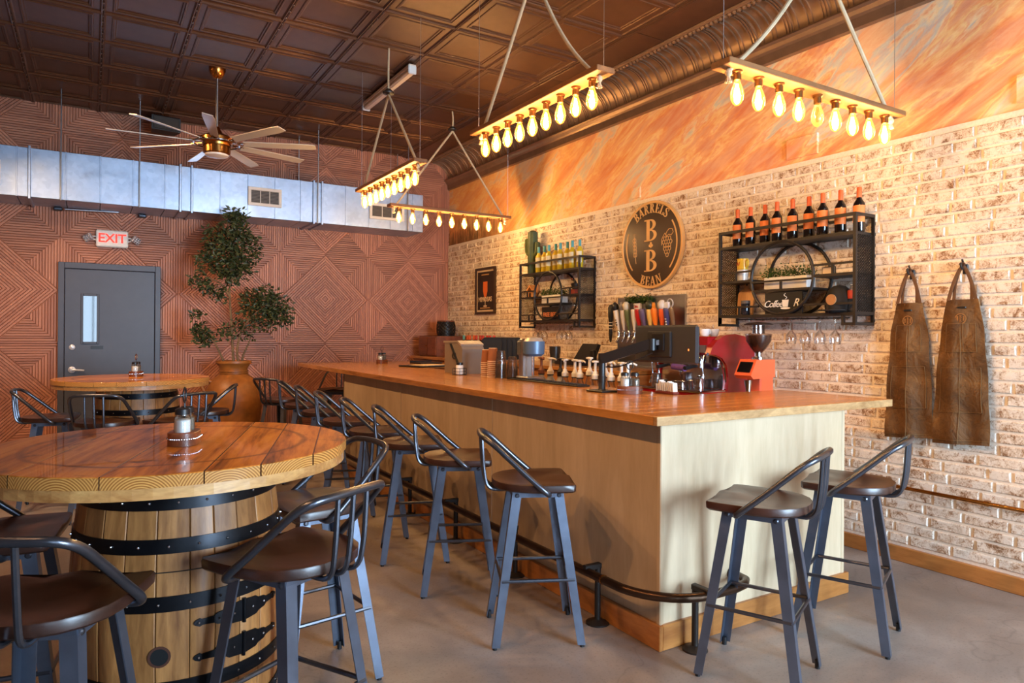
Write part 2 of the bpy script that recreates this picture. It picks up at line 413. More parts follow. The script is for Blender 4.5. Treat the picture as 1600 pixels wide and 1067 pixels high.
def _mural():
    m, nt, b = newmat('sunset_mural')
    v = streak(nt, (1, 2.3, .8))
    f1 = noise(nt, v, 2.4, 8, .6, .5)
    rp = ramp(nt, [(.38, s2l((222, 116, 80))), (.44, s2l((242, 146, 72))), (.475, s2l((252, 210, 130))), (.50, s2l((238, 150, 100))), (.53, s2l((248, 222, 172))), (.565, s2l((186, 206, 210))), (.61, s2l((244, 186, 134)))])
    nt.links.new(f1, rp.inputs[0])
    f2 = noise(nt, streak(nt, (1, 5.5, .8)), 11, 7, .72, .5)
    r2 = ramp(nt, [(.35, s2l((240, 156, 104))), (.60, s2l((255, 230, 184)))]); nt.links.new(f2, r2.inputs[0])
    c = mixc(nt, .42, rp.outputs[0], r2.outputs[0])
    sep = N(nt, 'ShaderNodeSeparateXYZ'); nt.links.new(N(nt, 'ShaderNodeNewGeometry').outputs['Position'], sep.inputs[0])
    Y, Z = sep.outputs[1], sep.outputs[2]
    wob = noise(nt, coords(nt, 'World'), 5, 5, .65)
    # painted golden horizon glow towards the back corner
    gold = N(nt, 'ShaderNodeMapRange'); gold.inputs[1].default_value = 4.2; gold.inputs[2].default_value = 6.6; nt.links.new(Y, gold.inputs[0])
    c = mixc(nt, math_n(nt, 'MULTIPLY', gold.outputs[0], .4), c, s2l((240, 168, 70)))
    # brown smoke column and dark brush silhouettes of the painted landscape
    col = math_n(nt, 'ABSOLUTE', math_n(nt, 'SUBTRACT', Y, math_n(nt, 'ADD', 6.62, math_n(nt, 'MULTIPLY', wob, .18))))
    cw = math_n(nt, 'ADD', .08, math_n(nt, 'MULTIPLY', math_n(nt, 'SUBTRACT', Z, 2.7), .12))
    cm = N(nt, 'ShaderNodeMapRange'); cm.inputs[1].default_value = 1.4; cm.inputs[2].default_value = .4; nt.links.new(math_n(nt, 'DIVIDE', col, cw), cm.inputs[0])
    c = mixc(nt, math_n(nt, 'MULTIPLY', cm.outputs[0], .22), c, s2l((166, 104, 78)))
    brush = math_n(nt, 'ADD', math_n(nt, 'SUBTRACT', Z, 2.66), math_n(nt, 'MULTIPLY', math_n(nt, 'SUBTRACT', noise(nt, coords(nt, 'World', (1, 6, .8)), 4, 5, .7), .5), -1.1))
    bm_ = N(nt, 'ShaderNodeMapRange'); bm_.inputs[1].default_value = .34; bm_.inputs[2].default_value = .1; nt.links.new(brush, bm_.inputs[0])
    by = N(nt, 'ShaderNodeMapRange'); by.inputs[1].default_value = 7.0; by.inputs[2].default_value = 8.1; nt.links.new(Y, by.inputs[0])
    c = mixc(nt, math_n(nt, 'MULTIPLY', math_n(nt, 'MULTIPLY', bm_.outputs[0], by.outputs[0]), .85), c, s2l((92, 66, 32)))
    nt.links.new(c, b.inputs['Base Color']); b.inputs['Roughness'].default_value = .8
    bump(nt, b, noise(nt, coords(nt, 'World'), 40, 4), .25, .006)
    return m
MURAL = _mural()
def _reed(name, kind):
    """reeded walnut veneer: fine slats; kind picks the slat direction"""
    m, nt, b = newmat(name)
    tc = N(nt, 'ShaderNodeTexCoord'); sep = N(nt, 'ShaderNodeSeparateXYZ'); nt.links.new(tc.outputs['Object'], sep.inputs[0])
    X, Z = sep.outputs[0], sep.outputs[2]
    if kind == 'h': t = Z
    elif kind == 'v': t = X
    else: t = math_n(nt, 'MULTIPLY', math_n(nt, 'ADD', math_n(nt, 'ABSOLUTE', X), math_n(nt, 'ABSOLUTE', Z)), .7071)
    pitch = .027
    k = math_n(nt, 'DIVIDE', t, pitch)
    cell = math_n(nt, 'FLOOR', k); fr = math_n(nt, 'SUBTRACT', k, cell)
    oi = N(nt, 'ShaderNodeObjectInfo')
    wn = N(nt, 'ShaderNodeTexWhiteNoise'); wn.noise_dimensions = '2D'
    cmb = N(nt, 'ShaderNodeCombineXYZ'); nt.links.new(cell, cmb.inputs[0]); nt.links.new(oi.outputs['Random'], cmb.inputs[1]); nt.links.new(cmb.outputs[0], wn.inputs['Vector'])
    stretch = {'h': (2, 1, 40), 'v': (40, 1, 2), 'd': (14, 1, 14)}[kind]
    g = noise(nt, coords(nt, 'Object', stretch), 1.6, 5, .6)
    f = math_n(nt, 'ADD', math_n(nt, 'MULTIPLY', wn.outputs['Value'], .3), math_n(nt, 'MULTIPLY', g, .7))
    rp = ramp(nt, [(.12, s2l((124, 72, 53))), (.5, s2l((172, 110, 83))), (.88, s2l((198, 136, 106)))]); nt.links.new(f, rp.inputs[0])
    hv = N(nt, 'ShaderNodeHueSaturation'); nt.links.new(rp.outputs[0], hv.inputs['Color'])
    nt.links.new(math_n(nt, 'ADD', math_n(nt, 'MULTIPLY', oi.outputs['Random'], .26), {'h': .80, 'v': .92, 'd': .86}[kind]), hv.inputs['Value'])  # level slats darker, upright lighter: light on each direction put into the colour
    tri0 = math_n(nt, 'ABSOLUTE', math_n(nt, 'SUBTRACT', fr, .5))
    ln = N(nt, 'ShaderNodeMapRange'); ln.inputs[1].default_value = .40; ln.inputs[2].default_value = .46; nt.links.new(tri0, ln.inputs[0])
    cc = mixc(nt, math_n(nt, 'MULTIPLY', ln.outputs[0], .6), hv.outputs[0], s2l((84, 48, 36)))  # groove shade between slats painted into the colour as thin dark lines
    nt.links.new(cc, b.inputs['Base Color']); b.inputs['Roughness'].default_value = .5
    tri = math_n(nt, 'ABSOLUTE', math_n(nt, 'SUBTRACT', fr, .5))
    gr = N(nt, 'ShaderNodeMapRange'); gr.inputs[1].default_value = .5; gr.inputs[2].default_value = .34; nt.links.new(tri, gr.inputs[0])
    bump(nt, b, gr.outputs[0], .9, .006)
    return m
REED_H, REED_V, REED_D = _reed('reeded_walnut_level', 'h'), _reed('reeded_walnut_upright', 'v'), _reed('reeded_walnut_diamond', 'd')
def _resin():
    m, nt, b = newmat('resin_tabletop'); 
    oi = N(nt, 'ShaderNodeObjectInfo')
    v = coords(nt, 'Object', (.10, 1, 1))
    off = N(nt, 'ShaderNodeVectorMath', operation='SCALE'); off.inputs[0].default_value = (13, 29, 7); nt.links.new(oi.outputs['Random'], off.inputs['Scale'])
    ad = N(nt, 'ShaderNodeVectorMath', operation='ADD'); nt.links.new(v, ad.inputs[0]); nt.links.new(off.outputs[0], ad.inputs[1])
    f1 = noise(nt, ad.outputs[0], 9, 6, .62, .7); f2 = noise(nt, ad.outputs[0], 42, 3, .6, .5)
    rp = ramp(nt, [(.34, s2l((58, 26, 8))), (.42, s2l((140, 80, 26))), (.52, s2l((192, 122, 44))), (.7, s2l((222, 160, 76)))])
    nt.links.new(math_n(nt, 'ADD', math_n(nt, 'MULTIPLY', f1, .75), math_n(nt, 'MULTIPLY', f2, .25)), rp.inputs[0])
    hv = N(nt, 'ShaderNodeHueSaturation'); nt.links.new(rp.outputs[0], hv.inputs['Color'])
    nt.links.new(math_n(nt, 'ADD', math_n(nt, 'MULTIPLY', oi.outputs['Random'], .35), .8), hv.inputs['Value'])
    # scorched ring and stencil blots burnt into the boards
    tc = N(nt, 'ShaderNodeTexCoord'); sp = N(nt, 'ShaderNodeSeparateXYZ'); nt.links.new(tc.outputs['Object'], sp.inputs[0])
    r = math_n(nt, 'SQRT', math_n(nt, 'ADD', math_n(nt, 'POWER', sp.outputs[0], 2), math_n(nt, 'POWER', sp.outputs[1], 2)))
    wb = noise(nt, tc.outputs['Object'], 3, 3)
    d = math_n(nt, 'ABSOLUTE', math_n(nt, 'SUBTRACT', math_n(nt, 'ADD', r, math_n(nt, 'MULTIPLY', wb, .05)), .475))
    rg = N(nt, 'ShaderNodeMapRange'); rg.inputs[1].default_value = .016; rg.inputs[2].default_value = .004; nt.links.new(d, rg.inputs[0])
    bl = ramp(nt, [(.60, (0,) * 3), (.68, (1,) * 3)]); nt.links.new(noise(nt, tc.outputs['Object'], 4.2, 5, .7, .8), bl.inputs[0])
    c = mixc(nt, math_n(nt, 'MULTIPLY', rg.outputs[0], .6), hv.outputs[0], s2l((72, 34, 16)))
    c = mixc(nt, math_n(nt, 'MULTIPLY', bl.outputs[0], .75), c, s2l((58, 28, 16)))
    # growth rings on the sawn edge
    yy = math_n(nt, 'SUBTRACT', math_n(nt, 'FRACT', math_n(nt, 'DIVIDE', math_n(nt, 'ADD', sp.outputs[1], 1.0), .213)), .45)
    dd = math_n(nt, 'SQRT', math_n(nt, 'ADD', math_n(nt, 'POWER', math_n(nt, 'MULTIPLY', yy, .213), 2), math_n(nt, 'POWER', math_n(nt, 'SUBTRACT', sp.outputs[2], .955), 2)))
    rgs = math_n(nt, 'ADD', math_n(nt, 'MULTIPLY', math_n(nt, 'SINE', math_n(nt, 'MULTIPLY', math_n(nt, 'ADD', dd, math_n(nt, 'MULTIPLY', wb, .01)), 900)), .5), .5)
    eg = mixc(nt, rgs, s2l((214, 156, 84)), s2l((150, 92, 40)))
    ge = N(nt, 'ShaderNodeNewGeometry'); gs_ = N(nt, 'ShaderNodeSeparateXYZ'); nt.links.new(ge.outputs['True Normal'], gs_.inputs[0])
    side_ = N(nt, 'ShaderNodeMapRange'); side_.inputs[1].default_value = .6; side_.inputs[2].default_value = .3; nt.links.new(math_n(nt, 'ABSOLUTE', gs_.outputs[2]), side_.inputs[0])
    c = mixc(nt, side_.outputs[0], c, eg)
    nt.links.new(c, b.inputs['Base Color'])
    b.inputs['Roughness'].default_value = .45; b.inputs['Specular IOR Level'].default_value = .15; b.inputs['Coat Weight'].default_value = .55; b.inputs['Coat Roughness'].default_value = .02; b.inputs['Coat IOR'].default_value = 1.45
    return m
RESIN = _resin()
def _canvas():
    m, nt, b = newmat('waxed_canvas'); v = coords(nt)
    f = noise(nt, v, 6, 6, .65, .6)
    rp = ramp(nt, [(.3, s2l((70, 44, 18))), (.55, s2l((102, 68, 30))), (.72, s2l((138, 98, 50)))]); nt.links.new(f, rp.inputs[0]); nt.links.new(rp.outputs[0], b.inputs['Base Color'])
    b.inputs['Roughness'].default_value = .75; bump(nt, b, noise(nt, v, 11, 5, .6, .8), .9, .02); return m
CANVAS = _canvas()
LEATHER = flat('leather_strap', (92, 60, 38), .6, var=.2)
# ------------------------------------------------------------------ room shell
XL, XR, YF, YB, ZC = -3.2, 4.435, -3.1, 9.05, 3.93
PLASTER = flat('warm_plaster', (158, 114, 82), .8, var=.05)
fl = struct(MB().bb(XL - .1, XR + .15, YF - .1, YB + .1, -.1, 0).build('floor', CONC))
ce = struct(MB().bb(XL - .1, XR + .15, YF - .1, YB + .1, ZC, ZC + .1).build('ceiling', TINW))
wl = struct(MB().bb(XL - .1, XL, YF, YB, 0, ZC).build('wall_left', PLASTER))
wf = MB()
ZW0, ZW1 = .35, 2.75
wf.bb(XL, XR, YF - .12, YF, 0, ZW0).bb(XL, XR, YF - .12, YF, ZW1, ZC)
edges = [XL] + [v for ab in WINX for v in ab] + [XR]
for i in range(0, len(edges), 2): wf.bb(edges[i], edges[i + 1], YF - .12, YF, ZW0, ZW1)
struct(wf.build('wall_front', PLASTER))
PANE = clear('window_glass', (.97, .99, 1), .03)
for i, (a, b) in enumerate(WINX):
    fr = MB()
    for x0, x1, z0, z1 in ((a, b, ZW0, ZW0 + .06), (a, b, ZW1 - .06, ZW1), (a, a + .05, ZW0, ZW1), (b - .05, b, ZW0, ZW1), ((a + b) / 2 - .02, (a + b) / 2 + .02, ZW0, ZW1)):
        fr.bb(x0, x1, YF - .1, YF - .02, z0, z1)
    wo = struct(fr.build('window_%d' % (i + 1), BLACK))
    MB().bb(a + .05, (a + b) / 2 - .02, YF - .065, YF - .058, ZW0 + .06, ZW1 - .06).build('pane', PANE, wo)
    MB().bb((a + b) / 2 + .02, b - .05, YF - .065, YF - .058, ZW0 + .06, ZW1 - .06).build('pane', PANE, wo)

# --- ceiling: pressed tin tiles on a .61 m grid, plain border, ribbed cove
T = .61
def tile_mesh():
    prof = [(0, -.004), (.004, -.010), (.012, -.012), (.018, -.004), (.024, 0), (.062, 0), (.067, -.006), (.076, -.007), (.081, 0), (.092, .001), (.098, .008), (.106, .009)]
    vs = []; fs = []; h = T / 2
    for d, z in prof:
        k = h - d
        vs += [(-k, -k, z), (k, -k, z), (k, k, z), (-k, k, z)]
    for i in range(len(prof) - 1):
        for j in range(4):
            j2 = (j + 1) % 4
            fs.append((i * 4 + j, i * 4 + j2, i * 4 + 4 + j2, i * 4 + 4 + j))
    n = (len(prof) - 1) * 4
    fs.append((n, n + 1, n + 2, n + 3))
    return MB().add(vs, fs).mesh('ceiling_tile', TINW)
tm = tile_mesh()
GX, GY = .067, 6.22
nail = MB()
for i in range(-5, 6):
    x0 = GX + T * i
    if x0 < XL or x0 + T > 3.76: continue
    for j in range(-14, 5):
        y0 = GY + T * j
        if y0 + T < YF + .1: continue
        y1 = min(y0 + T, YB)
        o = link('ceiling_tile', tm, ce, (x0 + T / 2, y0 + T / 2, ZC - .026))
        if y1 < y0 + T - .01: o.scale = (1, (y1 - y0 - .02) / T, 1); o.location.y = (y0 + y1) / 2
    if x0 > -1.5:
        for q in range(46):
            nail.sphere((x0 + .0, 3.2 + q * .122, ZC - .042), .006, 6, 4)
na = nail.build('seam_nails', TINW, ce); na['kind'] = 'stuff'
# border sheets between the tiles and the cove
y = YF + .05; k = 0
while y < YB - .02:
    y1 = min(y + 1.22, YB)
    MB().bb(3.76, 4.10, y + .004, y1 - .004, ZC - .03, ZC - .02).build('border_sheet', TINW, ce); y = y1
for x, r in ((3.765, .016), (3.735, .01)):
    MB().tube([(x, YF + .05, ZC - .03), (x, YB, ZC - .03)], r, 8).build('border_bead', TINW, ce)
rp_ = MB()      # rope moulding along the top of the cove
pts = []
MB().tube([(4.105, YF + .05, ZC - .035), (4.105, YB, ZC - .035)], .02, 8).build('border_bead', COVEM, ce)
for i in range(int((YB - .6) / .045)):
    y = .6 + i * .045
    rp_.sphere((4.135, y, ZC - .05), .02, 6, 4, (1, 1.25, 1))
o = rp_.build('rope_moulding', COVEM, ce, True); o['kind'] = 'stuff'
# cove sections
CX0, CX1, CZ0, CZ1 = 4.165, 4.425, ZC - .05, 3.64
def cove_prof(off=0, n=10):
    out = []
    for i in range(n + 1):
        a = PI / 2 * i / n
        out.append((CX0 + (CX1 - CX0) * math.sin(a) - off * math.sin(a), CZ1 + (CZ0 - CZ1) * math.cos(a) - off * math.cos(a)))
    return out
def sweepY(mb, prof, y0, y1):
    n = len(prof)
    mb.add([(p[0], y0, p[1]) for p in prof] + [(p[0], y1, p[1]) for p in prof], [(i, i + 1, n + i + 1, n + i) for i in range(n - 1)] + [tuple(range(n)), tuple(range(2 * n - 1, n - 1, -1))])
CW = .305
def cove_mesh():
    mb = MB()
    base = cove_prof()
    sweepY(mb, base + [(CX1 + .012, CZ1), (CX1 + .012, CZ0 + .01), (CX0, CZ0 + .01)], 0, CW - .002)
    for yy in (.02, .045, .07, .1525, .19, .2725):
        rib = cove_prof(.010) + cove_prof(0)[::-1]
        sweepY(mb, rib, yy - .006, yy + .006)
    return mb.mesh('cove_section', COVEM, True)
cm = cove_mesh()
n = int((YB - YF) / CW)
for i in range(n): link('cove_section', cm, ce, (0, YB - (i + 1) * CW, 0))
mo = MB(); sweepY(mo, [(4.44, 3.66), (4.36, 3.655), (4.35, 3.64), (4.37, 3.625), (4.385, 3.60), (4.40, 3.585), (4.405, 3.52), (4.44, 3.515)], YF + .05, YB)
struct(mo.build('trim_1', COVEM))['label'] = 'bronze moulding under the ribbed cove'

# --- back wall: reeded walnut panels in a diamond lattice
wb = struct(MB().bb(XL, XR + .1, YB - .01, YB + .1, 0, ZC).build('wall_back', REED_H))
P = 1.17; HB = P / 2
CXP, CZP = 2.633, 1.88
def clip(poly, x0, x1, z0, z1):
    for ax, lim, sg in ((0, x0, 1), (0, x1, -1), (1, z0, 1), (1, z1, -1)):
        out = []
        for i in range(len(poly)):
            a, b = poly[i], poly[(i + 1) % len(poly)]
            da, db = sg * (a[ax] - lim), sg * (b[ax] - lim)
            if da >= 0: out.append(a)
            if (da >= 0) != (db >= 0):
                t = da / (da - db); out.append((a[0] + (b[0] - a[0]) * t, a[1] + (b[1] - a[1]) * t))
        poly = out
        if len(poly) < 3: return []
    return poly
def reed_panel(cx, cz, h, mat, name):
    poly = [(cx - h, cz), (cx, cz - h), (cx + h, cz), (cx, cz + h)]
    q = clip(poly, XL + .01, 4.425, .09, 3.905)
    if len(q) < 3: return
    q = [(x - cx, z - cz) for x, z in q]
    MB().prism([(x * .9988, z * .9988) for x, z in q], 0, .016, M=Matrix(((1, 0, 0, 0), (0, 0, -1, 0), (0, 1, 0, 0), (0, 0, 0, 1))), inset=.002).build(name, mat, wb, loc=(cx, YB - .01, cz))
for i in range(-5, 3):
    for j in range(-2, 3):
        cx, cz = CXP + P * i, CZP + P * j
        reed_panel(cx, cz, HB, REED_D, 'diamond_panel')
        ox, oz = cx + HB, cz + HB
        for dx, dz, mt in ((-1, 0, REED_H), (1, 0, REED_H), (0, -1, REED_V), (0, 1, REED_V)):
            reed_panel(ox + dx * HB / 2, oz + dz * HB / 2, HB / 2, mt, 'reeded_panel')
struct(MB().bb(XL, XR, YB - .045, YB - .012, 0, .09).build('baseboard_back', TRIMX))

# --- brick wall with the painted sunset above
wr = struct(MB().bb(XR, XR + .12, YF, YB, 0, 2.71).build('wall_right', MORTAR))
struct(MB().bb(XR + .012, XR + .12, YF, YB, 2.71, ZC).build('trim_2', MURAL))['label'] = 'painted sunset mural above the bricks'
for (y, z, sy, sz) in ((3.20, 2.82, .26, .15), (1.72, 2.83, .22, .16), (5.0, 2.79, .12, .1)):
    c = MB().box((XR + .004, y, z), (.02, sy, sz), bev=.004).build('cover_plate', MURAL, wr)
CH = .0715; BH = .0545
def brick_mb(L, seed, mb=None, M=None):
    q = random.Random(seed); mb = mb or MB()
    d = .009; a, b = L / 2, BH / 2; i = .005
    j = lambda k: q.uniform(-k, k)
    back = [(0, -a, -b), (0, a, -b), (0, a, b), (0, -a, b)]
    midr = [(-d * .6, -a + j(.002), -b + j(.002)), (-d * .6, a + j(.002), -b + j(.002)), (-d * .6, a + j(.002), b + j(.002)), (-d * .6, -a + j(.002), b + j(.002))]
    front = [(-d + j(.002), y_ * (1 - 2 * i / L), z_ * (1 - 2 * i / BH)) for (_, y_, z_) in midr]
    fs = []
    for r in (0, 4):
        for k2 in range(4): fs.append((r + k2, r + (k2 + 1) % 4, r + 4 + (k2 + 1) % 4, r + 4 + k2))
    fs.append((8, 9, 10, 11))
    return mb.add(back + midr + front, fs, M)
LENS = [.236, .226, .205, .112, .19]
bmesh_ = {(l, s): brick_mb(l, 31 * k + s).mesh('brick', BRICKM) for k, l in enumerate(LENS) for s in range(3)}
allb = []
rb = random.Random(11)
for c in range(36):
    z = .115 + CH * c + BH / 2
    if z + BH / 2 > 2.715: break
    y = YB - .005 - rb.uniform(0, .2) if c % 2 else YB - .005 - .1 * rb.random()
    y = YB - .004
    first = True
    while y > YF + .3:
        L = rb.choices(LENS, (5, 4, 2, 2, 1))[0]
        if first and c % 2: L = .112
        first = False
        allb.append((y - L / 2, z, L, rb.randrange(3))); y -= L + .017
def seen(y, z): return y > 1.66 and not (y > 2.25 and z < 1.02) and not (2.62 < y < 3.8 and 1.5 < z < 1.6)
near = sorted([b_ for b_ in allb if seen(b_[0], b_[1])], key=lambda b_: b_[0])[:300]
ns = set(near)
for y, z, L, s in near: link('brick', bmesh_[(L, s)], wr, (XR, y, z))
rest = MB()
for y, z, L, s in allb:
    if (y, z, L, s) in ns: continue
    brick_mb(L, 31 * LENS.index(L) + s, rest, Matrix.Translation((XR, y, z)))
o = rest.build('bricks', BRICKM, wr); o['kind'] = 'stuff'
struct(MB().bb(XR - .03, XR, YF, YB, .0, .095, bev=.004).build('baseboard_right', TRIMW))
# ragged brick-panel cap line: thin mortar lip
pp = MB().tube([(4.395, YF + .1, .477), (4.395, 2.62, .477)], .012, 10)
for y in (-1.5, .2, 1.95, 2.55): pp.bb(4.395, 4.43, y - .012, y + .012, .462, .492)
tag(pp.build('wall_conduit', BRASS, smooth=True), 'thin copper coloured pipe running low along the brick wall', 'pipe')
# ------------------------------------------------------------------ bar
BX, BY = 2.215, 2.315          # outer faces of the bar front (x) and bar end (y)
bar = thing('bar_counter_base', 'pale maple plywood bar front with honey wood plinth, corner nearest', 'bar', (BX, BY, 0))
def lb(name, mat, x0, x1, y0, y1, z0, z1, par=bar, bev=.0):
    o = MB().bb(x0 - BX, x1 - BX, y0 - BY, y1 - BY, z0, z1, bev=bev).build(name, mat, par); return o
seams = [BY + .022, 3.866, 5.396, 6.93]
for i in range(3):
    lb('front_panel', PLY, BX, BX + .02, seams[i] + (.002 if i else 0), seams[i + 1] - .002, .11, 1.035)
for y in seams[1:3]: lb('batten', PLY, BX - .004, BX + .002, y - .012, y + .012, .11, 1.035)
lb('end_panel', PLY, BX + .022, 3.575, BY, BY + .02, .11, 1.035)
lb('corner_post', PLY, BX - .004, BX + .022, BY - .004, BY + .022, .11, 1.035, bev=.004)
lb('corner_post', PLY, 3.575, 3.60, BY - .004, BY + .024, .11, 1.035, bev=.003)
lb('end_return', PLY, 3.575, 3.60, BY + .024, 2.93, 0, 1.035)
lb('end_return', PLY, BX, 2.93, 6.905, 6.93, 0, 1.035)
lb('plinth', TRIMW, BX - .018, BX + .004, BY - .018, 6.93, 0, .115, bev=.003)
lb('plinth', TRIMX, BX + .004, 3.625, BY - .018, BY + .004, 0, .115, bev=.003)
lb('core', PLY, BX + .022, 2.85, 2.85, 6.9, 0, 1.03)
lb('core', PLY, BX + .022, 3.57, BY + .022, 2.85, 0, 1.03)
# counter: long run plus end run, butcher-block boards
top = thing('butcher_block_counter', 'honey brown butcher block bar top wrapping the corner', 'counter', (2.1, 2.22, 1.035))
def tb(name, mat, x0, x1, y0, y1, bev=.003):
    return MB().bb(x0 - 2.1, x1 - 2.1, y0 - 2.22, y1 - 2.22, 0, .04, bev=bev).build(name, mat, top)
xs = [2.12, 2.235, 2.345, 2.46, 2.575, 2.69, 2.8, 2.91, 3.02]
for i in range(8): tb('board', COUNTER, xs[i], xs[i + 1] - .0008, 2.975, 8.2, .0015)
tb('front_edge', COUNTER, 2.10, 2.12, 2.245, 8.2, .0015)
ysx = [2.245, 2.37, 2.49, 2.61, 2.73, 2.85, 2.974]
for i in range(6): tb('board', COUNTERX, 2.12, 3.91, ysx[i], ysx[i + 1] - .0008, .0015)
tb('end_edge', COUNTEND, 2.10, 3.91, 2.22, 2.2445, .0015)
tb('far_board', COUNTERX, 2.10, 3.75, 8.201, 8.3, .0015)
tb('far_board', COUNTERX, 3.021, 3.75, 7.35, 8.2, .0015)
# foot rail
fr = thing('foot_rail', 'dark bronze foot rail curving around the bar corner', 'rail', (2.1, 2.3, 0))
RX, RY, RZ = 2.085, 2.165, .268
pth = [(RX, 6.7, RZ), (RX, 2.52, RZ)]
for i in range(1, 13):
    a = PI / 2 * i / 12
    pth.append((RX + .30 - .30 * math.cos(a), 2.48 - (2.48 - RY) * math.sin(a), RZ))
pth += [(2.54, RY, RZ), (2.62, RY + .015, RZ), (2.67, RY + .05, RZ), (2.69, RY + .14, RZ)]
FRM = flat('bronze_rail', (74, 54, 40), .3, .85, var=.2)
def rel(pts): return [(p[0] - 2.1, p[1] - 2.3, p[2]) for p in pts]
MB().tube(rel(pth), .021, 12).build('rail_pipe', FRM, fr, True)
MB().tube(rel([(RX, 2.555, RZ), (RX, 2.565, RZ)]), .0235, 12).build('joint_ring', BRASS, fr, True)
MB().tube(rel([(2.69, RY + .13, RZ), (2.69, RY + .149, RZ)]), .035, 14).build('wall_flange', BLACK, fr, True)
for (x, y, dx, dy) in ((2.155, 2.69, 1, 0), (2.155, 3.47, 1, 0), (2.155, 4.25, 1, 0), (2.155, 5.05, 1, 0), (2.155, 5.85, 1, 0), (2.355, 2.235, 0, 1)):
    q = MB().lathe([(.058, 0), (.058, .008), (.035, .014), (.02, .02), (.0155, .022), (.0155, .283)], 14, (x - 2.1, y - 2.3, 0))
    q.bb(x - 2.1 - (.085 if dx else .014), x - 2.1 + .016, y - 2.3 - (.085 if dy else .014), y - 2.3 + .016, .272, .30, bev=.004)
    q.build('rail_post', BLACK, fr, True)

# ------------------------------------------------------------------ bar stools
def stool_parts():
    t = thing('bar_stool', '', 'stool', (0, 0, 0))
    # saddle seat: straight front, round back, dished with a front ridge
    out = []
    W, FY = .205, .165
    half = [(0, -.205), (.06, -.2), (.115, -.178), (.16, -.14), (.188, -.09), (.202, -.03), (.207, .04), (.207, .10), (.204, FY - .012), (.192, FY), (.1, FY + .004), (0, FY + .006)]
    outline = [(x, y) for x, y in half] + [(-x, y) for x, y in half[-2:0:-1]]
    rings = []; K = 9
    vs = []; fs = []; n = len(outline)
    def zt(x, y):
        r2 = (x / .17) ** 2 + ((y + .045) / .155) ** 2
        bowl = -.017 * max(0, 1 - r2)
        if y > 0:
            t_ = min(1, y / .12)
            bowl += t_ * (-.010 * math.exp(-((abs(x) - .1) / .05) ** 2) + .004 * math.exp(-(x / .035) ** 2))
        return .745 + bowl
    for k in range(K + 1):
        s_ = k / K
        for (x, y) in outline: vs.append((x * s_, y * s_ - .01 * (1 - s_), 0))
    vs = [(x, y, zt(x, y)) for x, y, _ in vs]
    for k in range(K):
        for j in range(n):
            j2 = (j + 1) % n
            a, b, c, d = k * n + j, k * n + j2, (k + 1) * n + j2, (k + 1) * n + j
            fs.append((a, b, c, d) if k else (a, c, d))
    base = K * n
    lv = len(vs)
    for (x, y) in outline: vs.append((x * 1.012, y * 1.012, .739))
    for (x, y) in outline: vs.append((x * 1.005, y * 1.005, .716))
    for (x, y) in outline: vs.append((x * .97, y * .97, .709))
    rows = [base, lv, lv + n, lv + 2 * n]
    for a, b in zip(rows, rows[1:]):
        for j in range(n):
            j2 = (j + 1) % n; fs.append((a + j, a + j2, b + j2, b + j))
    fs.append(tuple(rows[-1] + j for j in range(n)))
    MB().add(vs, fs).build('seat', SEATW, t, True)
    # angle-iron legs
    for sx in (-1, 1):
        for sy in (-1, 1):
            tx, ty = sx * .128, sy * .118
            bx, by = sx * .195, sy * (.215 if sy > 0 else .215)
            g = MB(); th = .004; wd = .046
            a = Vector((tx, ty, .705)); b = Vector((bx, by, .012))
            L = [(0, 0), (-sx * wd, 0), (-sx * wd, -sy * th), (-sx * th, -sy * th), (-sx * th, -sy * wd), (0, -sy * wd)]
            vv = [(a.x + p[0] * .95, a.y + p[1] * .95, a.z) for p in L] + [(b.x + p[0] * .8, b.y + p[1] * .8, b.z) for p in L]
            g.add(vv, [(i, (i + 1) % 6, 6 + (i + 1) % 6, 6 + i) for i in range(6)] + [tuple(range(6)), tuple(range(11, 5, -1))])
            lg = g.build('leg', GUN, t)
            MB().cyl((bx - sx * .014, by - sy * .014, 0), (bx - sx * .014, by - sy * .014, .035), .011, 10).build('leveling_foot', BLACKP, lg, True)
            bo = MB(); bo.lathe([(.011, 0), (.011, .004), (.006, .008)], 10, M=Matrix.Translation((tx + sx * -.001, ty - sy * .02, .685)) @ Matrix.Rotation(sx * PI / 2, 4, 'Y'))
            bo.build('bolt', TUBE, lg, True)
    # seat frame
    g = MB()
    for sy in (-1, 1): g.bb(-.128, .128, sy * .118 - .003, sy * .118 + .003, .675, .709)
    for sx in (-1, 1): g.bb(sx * .128 - .003, sx * .128 + .003, -.118, .118, .675, .709)
    g.build('seat_frame', GUN, t)
    # foot ring
    k = (.705 - .30) / .693
    hx, hy = .128 + (.195 - .128) * k - .006, .118 + (.215 - .118) * k - .006
    for p, q in (((-hx, -hy), (-hx, hy)), ((hx, -hy), (hx, hy))):
        MB().cyl((*p, .30), (*q, .30), .0088, 8).build('foot_rest', TUBE, t, True)
    for p, q in (((-hx, -hy), (hx, -hy)), ((-hx, hy), (hx, hy))):
        MB().cyl((*p, .30), (*q, .30), .0088, 8).build('foot_rest', TUBE, t, True)
    # back hoop: arms rising from the seat sides into the top rail
    arm = [(.155, .045, .70), (.205, .04, .703), (.222, .015, .725), (.212, -.055, .785), (.197, -.135, .858), (.178, -.205, .922), (.145, -.246, .950), (.08, -.262, .957), (0, -.266, .959)]
    pts = arm + [(-x, y, z) for x, y, z in arm[-2::-1]]
    sp = smooth_path(pts, 5)
    MB().tube(sp, .013, 10).build('back_hoop', TUBE, t, True)
    for x in (-.062, 0, .062):
        yb = -.262 + abs(x) * .05
        p = bend([(x, yb, .953), (x * 1.02, -.25, .80), (x * .95, -.232, .698), (x * .8, -.12, .698)], .05, 6)
        MB().tube(p, .0085, 8).build('spindle', TUBE, t, True)
    return t
